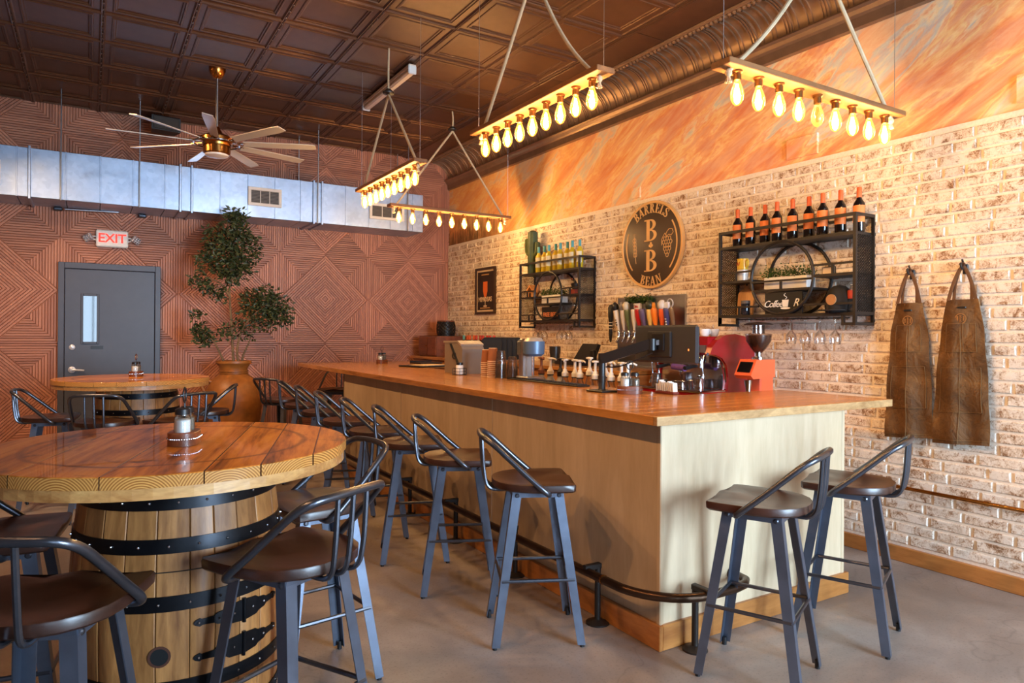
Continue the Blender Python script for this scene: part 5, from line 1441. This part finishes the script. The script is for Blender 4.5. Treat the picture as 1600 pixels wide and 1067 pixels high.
    for s_ in (-1, 1):
        a = Vector((-.004, s_ * (hw - .012), H_ - .004)); b = Vector((.0, s_ * (hw * .55), H_ + .1)); c = Vector((.004, s_ * .018, H_ + .175)); d = Vector((.0, 0, H_ + .188))
        MB().tube(smooth_path([a, b, c, d], 6), .0115, 6, flat=.3).build('neck_strap', LEATHER, t, True)
        MB().tube(smooth_path([Vector((.006, s_ * hw * .55, H_ - .0)), Vector((.01, s_ * hw * .5, H_ + .09)), Vector((.008, s_ * .02, H_ + .17)), Vector((-.006, -s_ * .012, H_ + .215))], 6), .010, 6, flat=.35).build('back_strap', LEATHER, t, True)
    return t
apron(2.388, 'left', .082, .150, 1.645, .80, .0, 4)
apron(2.078, 'right', .088, .160, 1.655, .80, .008, 9)
# ------------------------------------------------------------------ back bar along the brick wall
bb_ = thing('back_counter', 'honey wood back counter along the brick wall behind the bar', 'counter', (3.8, 4.3, 0))
def bp(name, mat, x0, x1, y0, y1, z0, z1): return MB().bb(x0 - 3.8, x1 - 3.8, y0 - 4.3, y1 - 4.3, z0, z1, bev=.003).build(name, mat, bb_)
bp('worktop', COUNTER, 3.78, 4.415, 4.42, 8.85, 1.095, 1.13); bp('worktop', COUNTER, 3.74, 4.415, 3.0, 4.41, .885, .92)
bp('cabinet_front', TRIMW, 3.82, 3.84, 4.44, 8.83, .05, 1.09); bp('cabinet_front', TRIMW, 3.80, 3.82, 3.02, 4.4, .05, .88)
bp('cabinet_side', TRIMX, 3.82, 4.40, 4.42, 4.44, .05, 1.09); bp('cabinet_side', TRIMX, 3.82, 4.40, 8.83, 8.85, .05, 1.09); bp('cabinet_side', TRIMX, 3.82, 4.40, 3.0, 3.02, .05, .88)
bp('toe_board', BLACKP, 3.86, 3.88, 3.02, 8.83, 0, .05)
for i in range(7): bp('cabinet_door', TRIMW, 3.808, 3.82, 4.48 + i * .62, 5.06 + i * .62, .08, 1.06)
sr_ = thing('speed_rail', 'stainless under-counter shelf carrying the syrup bottles', 'shelf', (3.03, 3.4, 0))
MB().bb(0, .26, 0, 1.42, .86, .875).build('tray', STEEL, sr_); MB().bb(.25, .26, 0, 1.42, .875, .93).build('lip', STEEL, sr_)
for y in (.04, 1.36): MB().bb(.02, .05, y, y + .03, 0, .86).build('leg', STEEL, sr_); MB().bb(.2, .23, y, y + .03, 0, .86).build('leg', STEEL, sr_)

# --- point of sale monitor on an arm
ms = thing('articulated_stand', 'black desk arm with square base carrying the monitor', 'stand', (2.73, 3.38, 1.0755))
MB().box((0, .0, .006), (.13, .16, .012), bev=.004).build('base_plate', BLACKP, ms)
MB().lathe([(.026, .01), (.021, .02), (.021, .2), (.025, .2), (.025, .24), (.001, .243)], 18).build('pole', BLACKP, ms, True)
MB().lathe([(.024, .06), (.024, .1)], 18).build('collar', BLACK, ms, True)
A0, A1 = Vector((0, 0, .205)), Vector((.165, -.27, .305))
MB().bar(A0, A1, .05, .06).build('arm', BLACKP, ms)
MB().cyl(A1 + Vector((0, 0, -.04)), A1 + Vector((0, 0, .03)), .028, 14).build('elbow', BLACKP, ms, True)
MB().bar(A1, (.205, -.30, .315), .03, .03).build('tilt_head', CHROME, ms)
MB().tube(smooth_path([A0 + Vector((.03, 0, -.05)), (.07, -.08, .16), (.12, -.2, .21), (.17, -.27, .25)], 6), .004, 6).build('cable', BLACKP, ms, True)
mn = thing('monitor', 'flat black touchscreen monitor seen from behind above the bar top', 'monitor', (2.955, 3.055, 1.378))
MB().box((.0, 0, 0), (.028, .525, .228), bev=.012).build('rear_shell', flat('monitor_shell', (52, 54, 60), .45), mn)
MB().box((.016, 0, 0), (.006, .505, .208), bev=.002).build('screen', flat('screen_glass', (8, 8, 10), .05, 0, .5), mn)
MB().box((-.018, .035, .0), (.018, .2, .155), bev=.006).build('rear_bulge', flat('bulge', (40, 42, 46), .45), mn)
MB().box((-.03, .035, .012), (.012, .105, .105), bev=.004).build('mount_plate', BLACKP, mn)
MB().box((-.0145, -.2, -.03), (.002, .008, .012)).build('status_light', emit('amber_led', (255, 130, 60), 1.2), mn)
# sugar packets
pk = thing('sugar_packets', 'row of white sugar packets in a low holder on the bar top', 'packets', (3.0, 3.09, 1.0755))
MB().box((0, 0, .008), (.05, .16, .016), bev=.003).build('holder', flat('holder_red', (110, 40, 30), .5), pk)
for i in range(9): MB().box((0, -.07 + i * .0175, .036 + .005 * (i * 5 % 4)), (.036, .006, .054), rz=.0, M=Matrix.Rotation(.05 * (i % 4 - 1.5), 4, 'X')).build('packet', PAPER, pk)
# bar mat
mt_ = thing('bar_mat', 'long black rubber bar mat on the bar top', 'mat', (2.868, 4.21, 1.0755))
MB().box((0, 0, .006), (.11, .93, .012), bev=.004).build('mat_base', BLACKP, mt_)
g = MB()
for i in range(30): g.box((0, -.44 + i * .0303, .0145), (.085, .012, .005))
g.build('rubber_nubs', BLACKP, mt_)
# spindle mixer
mx_ = thing('drink_mixer', 'blue and steel spindle drink mixer on the bar top', 'mixer', (2.90, 4.48, 1.0885), 0)
BLUE = flat('slate_blue', (86, 110, 140), .35, .3)
MB().box((0, 0, .01), (.15, .17, .02), bev=.008).build('base', STEEL, mx_)
MB().box((.0, .055, .16), (.1, .055, .30), bev=.01).build('column', STEEL, mx_)
MB().box((.0, .07, .235), (.11, .07, .12), bev=.012).build('column_cap', flat('grey_cap', (74, 78, 84), .4), mx_)
MB().lathe([(.06, 0), (.082, .02), (.085, .1), (.085, .115)], 24, (0, -.06, .175)).build('motor_head', BLUE, mx_, True)
MB().lathe([(.078, .115), (.06, .14), (.02, .15), (.001, .15)], 24, (0, -.06, .175)).build('dome', flat('smoke_dome', (170, 160, 150), .3, .4), mx_, True)
MB().cyl((0, -.06, .03), (0, -.06, .18), .006, 8).build('spindle', CHROME, mx_, True)
# cup stacks
def cups(loc, n, label, mat, rim, r0=.036, r1=.045, h=.11, step=.016, top=True, group='stacked takeaway cups on the bar top'):
    t = thing('cup_stack', label, 'cups', loc, 0, group)
    for i in range(n):
        z = i * step
        last = i == n - 1
        MB().lathe([(r1, z), (sm(r1, r0, step * 1.1 / h) if not last else r0, z + (step * 1.1 if not last else h))], 20).build('cup', mat, t, True)
        MB().tube([(r1 * math.cos(2 * PI * k / 20), r1 * math.sin(2 * PI * k / 20), z + .003) for k in range(20)], .0035, 6, closed=True).build('cup_rim', rim, t, True)
    MB().lathe([(r0, (n - 1) * step + h), (r0 - .002, (n - 1) * step + h + .003), (.001, (n - 1) * step + h + .001)], 20).build('cup_base', rim, t, True)
    return t
KR = flat('kraft_cup', (150, 92, 58), .7); CRP = flat('cream_rim', (226, 204, 180), .6); PLAS = clear('plastic_cup', (.86, .86, .86), .25, .12)
cups((2.86, 5.09, 1.0755), 8, 'left stack of upturned brown paper cups on the bar top', KR, CRP)
cups((2.85, 4.96, 1.0755), 9, 'right stack of upturned brown paper cups on the bar top', KR, CRP)
cups((2.85, 4.83, 1.0755), 10, 'taller stack of clear plastic cups on the bar top', PLAS, PLAS, .034, .045, .11, .012)
cups((2.88, 4.70, 1.0755), 7, 'shorter stack of clear plastic cups beside the mixer', PLAS, PLAS, .034, .045, .1, .012)
# ice bin with scoop
ib = thing('ice_bin', 'smoky plastic ice bin with slanted black handle on the bar top', 'bin', (2.91, 5.60, 1.0755))
SMK = flat('smoky_plastic', (128, 118, 110), .25, coat=.3)
MB().prism([(-.17, 0), (.17, 0), (.185, .22), (.14, .275), (-.17, .285)], -.11, .11, LM).build('body', SMK, ib)
MB().prism([(-.19, .275), (.09, .28), (.16, .25), (.165, .265), (.09, .297), (-.19, .292)], -.115, .115, LM).build('lid', flat('bin_lid', (146, 134, 122), .35), ib)
MB().bar(LM @ Vector((-.03, .265, .116)), LM @ Vector((.18, .02, .116)), .01, .028, (-1, 0, 0)).build('slanted_arm', BLACKP, ib)
MB().tube([tuple(LM @ Vector((.03 + .03 * math.cos(2 * PI * i / 16), .16 + .03 * math.sin(2 * PI * i / 16), .114))) for i in range(16)], .006, 6, closed=True).build('finger_ring', BLACKP, ib, True)
wc = thing('wire_caddy', 'little wire caddy with white jar in front of the ice bin', 'caddy', (2.73, 5.33, 1.0755))
g = MB()
for z in (.004, .03, .058):
    g.tube([(.05 * math.cos(2 * PI * i / 20) * 1.3, .05 * math.sin(2 * PI * i / 20), z) for i in range(20)], .0022, 5, closed=True)
for i in range(10): a = 2 * PI * i / 10; g.cyl((.065 * math.cos(a), .05 * math.sin(a), .004), (.065 * math.cos(a), .05 * math.sin(a), .058), .002, 5)
g.build('wire_frame', BLACK, wc); j = MB().lathe([(.03, .006), (.032, .01), (.032, .08), (.027, .088)], 16).build('jar', PAPER, wc, True); MB().lathe([(.03, .086), (.03, .108), (.001, .11)], 16).build('lid', BLACKP, wc, True)
# flat trays and boards at the far end
f1 = thing('service_board', 'flat black service board lying near the far bar end', 'board', (3.08, 6.85, 1.0755), .25); MB().box((0, 0, .008), (.42, .36, .016), bev=.004).build('board', BLACKP, f1); MB().box((.03, -.02, .0185), (.3, .24, .004)).build('menu_sheet', CREAM, f1)
f2 = thing('service_tray', 'second dark tray farther along the bar end', 'tray', (3.45, 7.62, 1.0755), .1); MB().box((0, 0, .008), (.3, .26, .016), bev=.004).build('tray_base', BLACKP, f2); MB().box((0, .125, .018), (.3, .008, .02)).build('tray_lip', BLACKP, f2)
# --- syrup pumps
SYR = [clear('syrup_clear', (.94, .92, .88), .12), clear('syrup_amber', (.9, .72, .45), .12)]
def pump(loc, label, mat, headm, h=.22, rz=0, r=.042, group='syrup pump bottles behind the bar'):
    t = thing('syrup_bottle', label, 'pump bottle', loc, rz, group)
    MB().lathe([(r - .003, 0), (r, .005), (r, h * .62), (r * .8, h * .78), (.022, h * .92), (.02, h)], 16).build('glass_body', mat, t, True)
    MB().lathe([(r - .005, .006), (r - .004, h * .5), (.001, h * .5)], 14).build('syrup', flat('syrup_liquid', (206, 180, 140), .3) if 'syrup_liquid' not in bpy.data.materials else bpy.data.materials['syrup_liquid'], t, True)
    p = MB().lathe([(.024, h - .004), (.027, h + .004), (.027, h + .03), (.018, h + .04), (.015, h + .055), (.0105, h + .06), (.0105, h + .12)], 14).build('pump_collar', headm, t, True)
    MB().tube(bend([(0, .02, h + .128), (0, -.045, h + .128), (0, -.065, h + .118)], .012), .007, 8).build('spout', headm, p, True)
    MB().lathe([(.0105, h + .118), (.027, h + .124), (.027, h + .134), (.01, h + .137)], 14).build('press_cap', headm, p, True)
    MB().lathe([(.0275, h - .006), (.0275, h + .002)], 14).build('seal_ring', BLACKP, p, True)
    return t
PUMPC = [flat('brown_pump', (120, 66, 40), .4), flat('cream_pump', (226, 206, 178), .4), flat('black_pump', (30, 24, 22), .4)]
JARG = flat('grey_jar', (150, 142, 134), .35, coat=.3)
for i, (y, c) in enumerate(((4.70, 'brown'), (4.57, 'cream'), (4.43, 'black'))):
    pump((3.16, y, .8755), 'grey sauce jar with %s pump behind the bar mat' % c, JARG, PUMPC[i], .235, i * .5 - .3, .052, 'sauce jars with pumps')
ys = [4.34, 4.24, 4.15, 4.06, 3.965, 3.875, 3.785, 3.70, 3.61]
wd_ = ['first', 'second', 'third', 'fourth', 'fifth', 'sixth', 'seventh', 'eighth', 'ninth']
for i, y in enumerate(ys): pump((3.14 + .02 * (i % 2), y, .8755), '%s white pump syrup bottle counting from the grey jars' % wd_[i], SYR[0], WHITEP, .232 + .022 * (i in (3, 5)), (i * 5 % 7 - 3) * .25)
# --- items on the back counter
def redbottle(i, y, cap, lab):
    return bottle('wine_bottle', lab, 'wine bottles standing in a row on the back counter', (4.24 + .01 * (i % 2), y, 1.1305), WINE, cap, PALE, .285)
RF = flat('red_foil', (176, 34, 32), .45); caps = [TEAL, OFOIL, OFOIL, OFOIL, RF, RF, RF, RF, RF, RF]
for i in range(10): redbottle(i, 8.16 - i * .088, caps[i], ['teal capped wine bottle at the left end of the counter row', 'first orange capped wine bottle in the counter row', 'second orange capped wine bottle in the counter row', 'third orange capped wine bottle in the counter row', 'first red capped wine bottle in the counter row', 'second red capped wine bottle in the counter row', 'third red capped wine bottle in the counter row', 'fourth red capped wine bottle in the counter row', 'fifth red capped wine bottle in the counter row', 'last red capped wine bottle in the counter row'][i])
cbx = thing('wood_cabinet', 'dark red wood cabinet box in the back corner', 'cabinet', (4.12, 8.50, 1.1305))
MB().box((0, 0, .135), (.5, .56, .27), bev=.005).build('carcass', DARKW, cbx); MB().box((-.255, .14, .135), (.015, .26, .24), bev=.004).build('door', DARKW, cbx); MB().box((-.255, -.14, .135), (.015, .26, .24), bev=.004).build('door', DARKW, cbx); MB().sphere((-.268, .02, .14), .01).build('knob', BRASS, cbx, True)
lt = thing('basket_lantern', 'black lattice basket standing on the corner cabinet', 'basket', (4.18, 8.58, 1.4015))
g = MB(); n = 16
for s_ in (-1, 1):
    for k in range(n):
        g.tube([((.115 + .014 * math.sin(PI * u / 8)) * math.cos(2 * PI * k / n + s_ * u * .2), (.115 + .014 * math.sin(PI * u / 8)) * math.sin(2 * PI * k / n + s_ * u * .2), .012 + u * .0235) for u in range(9)], .0045, 5)
g.build('lattice', BLACK, lt)
MB().lathe([(.118, 0), (.12, .012), (.1, .014), (.098, .2), (.001, .2)], 24).build('inner_drum', BLACKP, lt, True); MB().lathe([(.116, .195), (.12, .2), (.12, .212), (.105, .215)], 24).build('rim', DARKW, lt, True)
for i in range(5):
    t = thing('serving_tray', ['front', 'second', 'third', 'fourth', 'rearmost'][i] + ' of five rounded black trays standing upright on the back counter', 'tray', (4.0 + .055 * i, 6.98 - i * .02, 1.1305), .95, 'black serving trays standing in a rack')
    poly = []
    for cx, cz, a0 in ((.075, .04, -PI / 2), (.075, .22, 0), (-.075, .22, PI / 2), (-.075, .04, PI)): poly += circle(.04, 4, cx, cz, a0, a0 + PI / 2)
    MB().prism(poly, 0, .012, LM, inset=.004).build('tray_face', BLACKP, t)
    MB().tube([tuple(LM @ Vector((x, z, .014))) for x, z in poly], .006, 6, closed=True).build('tray_rim', BLACKP, t, True)
tr_ = thing('tray_rack', 'slim steel rack holding the black trays', 'rack', (4.12, 6.80, 1.1305)); MB().box((0, 0, .004), (.3, .06, .008), bev=.002).build('rack_base', STEEL, tr_)
rg_ = thing('cash_register', 'black tilted point of sale terminal on the back counter', 'register', (4.16, 5.50, 1.1305))
MB().prism([(-.24, 0), (.2, 0), (.2, .06), (-.24, .045)], -.13, .13, LM).build('base', BLACKP, rg_)
MB().prism([(-.14, .03), (-.1, .05), (.0, .215), (.24, .215), (.2, .05), (.2, .03)], -.02, .02, LM @ Matrix.Rotation(-.25, 4, 'X')).build('display', BLACKP, rg_)
MB().box((-.02, -.24, .09), (.05, .06, .13), bev=.008).build('card_reader', BLACKP, rg_)
ch_ = thing('cup_holder', 'black cylinder cup dispenser left of the register', 'dispenser', (4.2, 5.99, 1.1305)); MB().lathe([(.055, 0), (.05, .01), (.058, .17), (.05, .172), (.048, .02), (.001, .02)], 20).build('body', BLACKP, ch_, True)
MB().lathe([(.059, .1), (.06, .17), (.06, .176)], 20).build('band', flat('band_dark', (44, 40, 38), .3), ch_, True)

# --- beer taps
tp = thing('tap_tower', 'brushed steel tap panel set into the brick wall', 'tap panel', (XR - .018, 4.77, 1.1305))
TB, TH = .435, .65
MB().prism([(-TB, 0), (TB, 0), (TB, TH), (-TB, TH)], -.005, .006, LM).build('steel_panel', STEEL, tp)
for a, b, c, d in ((-TB - .012, TB + .012, TH, TH + .014), (-TB - .012, -TB, 0, TH), (TB, TB + .012, 0, TH)): MB().prism([(a, c), (b, c), (b, d), (a, d)], -.005, .014, LM).build('trim_strip', STEEL, tp)
MB().prism([(-TB, .0), (TB, .0), (TB, .012), (-TB, .012)], .006, .14, LM).build('drip_tray', STEEL, tp)
MB().tube([tuple(LM @ Vector((-TB + .03, .30, .03))), tuple(LM @ Vector((TB - .03, .30, .03)))], .02, 10).build('manifold', CHROME, tp, True)
taps = [('white', (226, 220, 210), (30, 28, 28), 'slim white tap handle with dark lettering, leftmost'), ('pale', (206, 196, 184), (120, 110, 100), 'pale grey figure shaped tap handle'), ('green', (84, 96, 60), (196, 180, 150), 'dark green tap handle with pale top'), ('ivory', (214, 208, 196), (46, 44, 44), 'ivory tap handle with black band'),
        ('red', (176, 26, 30), (226, 220, 214), 'bright red tap handle reading IPA'), ('plum', (96, 84, 120), (190, 186, 180), 'plum coloured oval tap handle'), ('straw', (222, 190, 110), (44, 48, 30), 'straw yellow tap handle with black green top'), ('orange', (230, 124, 36), (236, 160, 60), 'orange crown topped tap handle'), ('amber', (222, 92, 40), (214, 200, 184), 'orange red tap handle with pale top'), ('navy', (60, 66, 120), (220, 220, 224), 'navy and white tap handle'), ('bronze', (120, 96, 72), (190, 186, 180), 'bronze twisted tap handle with silver ring, rightmost')]
for i, (nm, c1, c2, lab) in enumerate(taps):
    u = -.325 + i * .0735; lean = (i * 3 % 5 - 2) * .05
    t = thing('beer_tap', lab, 'tap', LM @ Vector((u, .30, .03)) + Vector((XR - .018, 4.77, 1.1305)), 0, 'beer taps in a row on the steel panel')
    MB().cyl((0, 0, 0), (-.07, 0, 0), .014, 10).build('shank', CHROME, t, True)
    MB().tube(bend([(-.07, 0, .02), (-.07, 0, -.02), (-.1, 0, -.07)], .02), .012, 10).build('faucet', CHROME, t, True)
    MB().lathe([(.016, .015), (.018, .03), (.01, .045)], 12, (-.07, 0, 0)).build('collar', CHROME, t, True)
    Mh = Matrix.Translation((-.07, 0, .04)) @ Matrix.Rotation(-.12, 4, 'Y') @ Matrix.Rotation(lean, 4, 'X')
    m1 = flat('tap_%s' % nm, c1, .35, coat=.3); m2 = flat('tap_%s_top' % nm, c2, .4)
    wv = [.03, .032, .032, .034, .038, .04, .036, .036, .036, .036, .024][i]
    hd = MB(); hd.lathe([(.010, 0), (.013, .02), (wv, .13), (wv * 1.05, .19), (wv * .8, .205)], 10, M=Mh @ Matrix.Diagonal((.7, 1, 1, 1))); h_ = hd.build('handle', m1, t, True)
    tt = MB()
    if i in (4, 3, 9): tt.box((0, 0, .225), (.03, wv * 2.3, .06), M=Mh, bev=.006)
    elif i == 10: tt.tube([tuple(Mh @ Vector((0, .035 * math.cos(2 * PI * k / 18), .245 + .035 * math.sin(2 * PI * k / 18)))) for k in range(18)], .006, 6, closed=True)
    elif i == 5: tt.sphere(tuple(Mh @ Vector((0, 0, .16))), .036, 12, 8, (.5, 1, 1.2))
    elif i == 7:
        for k in (-1, 0, 1): tt.lathe([(.010, .2), (.008, .24), (.001, .26)], 8, M=Mh @ Matrix.Translation((0, k * .014, 0)))
    else: tt.lathe([(wv * .8, .2), (wv * 1.15, .22), (wv * 1.1, .25), (wv * .5, .275), (.001, .278)], 10, M=Mh)
    tt.build('handle_top', m2, t, True)
    if i == 4: xf(text_mb('IPA', .03, .0008, .0008), Mh @ on_brick(-.017, 0, .225)).build('lettering', m1, t)
    if i in (0, 9):
        g = MB()
        for k in range(5): g.box((-.7 * wv * .75, 0, .06 + k * .024), (.006, .016, .012), M=Mh)
        g.build('lettering', m2, t)
ga = MB(); q = random.Random(8)
for _ in range(420):
    c = Vector((q.uniform(-.05, -.01), q.uniform(-.05, .30), TH - .015 + q.gauss(0, .018))); d = Vector((q.gauss(0, 1), q.gauss(0, 1), q.gauss(0, 1))).normalized(); e = d.orthogonal().normalized(); L = q.uniform(.02, .035)
    ga.add([tuple(c), tuple(c + d * L * .5 + e * L * .3), tuple(c + d * L), tuple(c + d * L * .5 - e * L * .3)], [(0, 1, 2), (0, 2, 3)])
gl = ga.build('garland', BOXLEAF); gl.location = (XR - .018, 4.77, 1.1305); tag(gl, 'green leafy garland along the top of the tap panel', 'garland')
wn_ = thing('soda_gun', 'black dispensing wand clipped left of the taps', 'dispenser', (XR - .03, 5.30, 1.36))
MB().lathe([(.008, 0), (.014, .03), (.02, .1), (.018, .2), (.026, .25), (.028, .34), (.015, .37)], 12, (-.02, 0, 0)).build('wand', BLACKP, wn_, True)
MB().box((0, 0, .12), (.04, .05, .02), bev=.004).build('clip', CHROME, wn_)
for k in range(4): MB().lathe([(.0212, .13 + k * .03), (.0212, .138 + k * .03)], 12, (-.02, 0, 0)).build('white_band', PAPER, wn_, True)

# --- espresso machine
E0, E1 = 3.52, 4.28
em = thing('espresso_machine', 'glossy red espresso machine with rounded side and chrome tray', 'coffee machine', (4.05, 3.90, .9205))
side = [(-.27, 0), (.31, 0), (.31, .36), (.27, .45), (.18, .505), (.06, .525), (-.05, .515), (-.13, .48), (-.185, .425), (-.205, .375), (-.15, .37), (-.08, .345), (-.03, .29), (-.01, .2), (-.02, .1), (-.27, .095)]
MS = Matrix(((1, 0, 0, 0), (0, 0, 1, 0), (0, 1, 0, 0), (0, 0, 0, 1)))   # profile x,z swept along y
for y0, y1 in ((E0 - 3.90, E0 - 3.90 + .05), (E1 - 3.90 - .05, E1 - 3.90)):
    MB().prism(side, y0, y1, MS, inset=.0).build('side_panel', REDM, em)
    edge = [Vector((x, (y0 + y1) / 2, z)) for x, z in side[9:16]]
    MB().tube(smooth_path(edge, 4), .012, 8).build('chrome_edge', CHROME, em, True)
yi0, yi1 = E0 - 3.90 + .05, E1 - 3.90 - .05
MB().bb(-.0, .31, yi0, yi1, 0, .50, bev=.01).build('body', REDM, em)
MB().bb(-.17, .29, yi0, yi1, .37, .505, bev=.01).build('head_box', REDM, em)
MB().bb(-.178, -.168, yi0 + .02, yi1 - .02, .385, .44).build('control_panel', STEEL, em)
MB().bb(-.27, 0, yi0, yi1, 0, .09, bev=.006).build('base', REDM, em)
MB().bb(-.285, -.01, yi0 - .03, yi1 + .03, .09, .108, bev=.004).build('drip_tray', CHROME, em)
MB().bb(-.004, .0, yi0 + .01, yi1 - .01, .11, .36).build('splash_plate', CHROME, em)
for y in (-.17, .12):
    MB().lathe([(.05, .3), (.05, .34), (.04, .37)], 20, (-.09, y, 0)).build('group_head', CHROME, em, True)
    pf = MB().lathe([(.034, .265), (.036, .3)], 18, (-.09, y, 0)).build('portafilter', CHROME, em, True)
    MB().tube([(-.12, y, .28), (-.25, y, .265)], [.010, .016], 8).build('portafilter_handle', BLACKP, pf, True)
for y in (yi0 + .06, yi1 - .06): MB().tube(smooth_path([(-.14, y, .38), (-.17, y, .3), (-.16, y, .2), (-.19, y, .13)], 5), .006, 8).build('steam_wand', CHROME, em, True)
MB().tube([(-.172, .03, .27), (-.172, -.1, .26)], .024, 10).build('purple_cloth', flat('purple_cloth', (96, 62, 130), .9), em, True)
for i, (dx, dy, r, h) in enumerate(((-.2, -.27, .035, .085), (-.13, -.22, .03, .1), (-.22, -.11, .034, .055), (-.2, -.02, .034, .055), (-.21, .09, .034, .06), (-.18, .2, .04, .1), (-.12, -.1, .034, .06))):
    t = thing('steel_pitcher', ['steel milk pitcher at the right end of the chrome tray', 'slender steel shot cup behind the right pitcher', 'short steel shot cup on the tray middle', 'second short steel cup on the tray middle', 'third short steel cup on the tray', 'large steel milk pitcher at the tray left end', 'small steel cup at the tray back'][i], 'pitcher', (4.05 + dx, 3.90 + dy, .9205 + .1085), 0, 'steel cups on the espresso tray')
    MB().lathe([(r, 0), (r * 1.02, h * .4), (r * .85, h * .8), (r * .95, h), (r * .9, h), (r * .8, h * .8), (.001, h * .6)], 18).build('cup_body', CHROME, t, True)
    MB().tube(smooth_path([(0, r * .9, h * .85), (0, r * 1.6, h * .8), (0, r * 1.6, h * .35), (0, r * .98, h * .25)], 4), .004, 6).build('handle', CHROME, t, True)
for i in range(7):
    t = thing('espresso_cup', 'white espresso cup on the machine top, ' + ['front row right end', 'front row second', 'front row third', 'back row right end', 'back row second', 'back row third', 'tipped at left end'][i], 'cup', (4.0 + .1 * (i // 3 % 2), 3.72 + .1 * (i % 3) + (.3 if i == 6 else 0), .9205 + .506), .6 * i, 'white cups on top of the espresso machine')
    MB().lathe([(.025, 0), (.034, .012), (.042, .055), (.039, .055), (.03, .014), (.001, .01)], 18).build('cup_body', WHITEC, t, True)
    MB().tube(smooth_path([(.04, 0, .045), (.06, 0, .042), (.058, 0, .02), (.034, 0, .015)], 4), .005, 6).build('handle', WHITEC, t, True)
# --- grinder
gr = thing('coffee_grinder', 'orange coffee grinder with smoky bean hopper beside the espresso machine', 'grinder', (4.06, 3.27, .9205)); gr.scale = (.88, .85, 1)
MB().bb(-.06, .10, -.075, .075, 0, .26, bev=.012).build('body', ORANGE, gr)
MB().prism([(-.19, .235), (-.16, .21), (.10, .22), (.10, .345), (-.12, .345)], -.085, .085, MS, inset=0).build('head', ORANGE, gr)
Msc = Matrix.Translation((-.158, 0, .292)) @ Matrix.Rotation(.57, 4, 'Y')
MB().box((0, 0, 0), (.01, .13, .085), M=Msc, bev=.003).build('display', flat('grinder_screen', (14, 14, 18), .08, coat=.6), gr)
MB().bb(.04, .09, .076, .095, .26, .36).build('side_clamp', BLACKP, gr)
MB().tube([(-.12, 0, .2), (-.12, 0, .12)], [.035, .022], 12).build('chute', CHROME, gr, True)
MB().box((-.1, 0, .09), (.07, .09, .02), bev=.006).build('fork', CHROME, gr); MB().bb(-.16, .1, -.08, .08, 0, .035, bev=.008).build('foot', ORANGE, gr)
MB().lathe([(.055, .345), (.055, .36), (.03, .365), (.03, .40)], 20).build('throat', CHROME, gr, True)
HOP = clear('hopper_smoke', (.86, .8, .77), .05)
MB().lathe([(.03, .39), (.06, .42), (.1, .475), (.108, .525), (.05, .53), (.05, .59)], 24).build('hopper', HOP, gr, True)
MB().lathe([(.027, .395), (.055, .425), (.095, .475), (.1, .515), (.001, .52)], 20).build('beans', flat('coffee_beans', (74, 42, 28), .5, var=.6), gr, True)
MB().lathe([(.052, .588), (.115, .588), (.118, .594), (.08, .605), (.001, .612)], 28).build('hopper_lid', flat('lid_brown', (44, 32, 28), .4), gr, True)
MB().lathe([(.047, .53), (.047, .588)], 20).build('hopper_neck', clear('neck_clear', (.85, .85, .88), .3), gr, True)
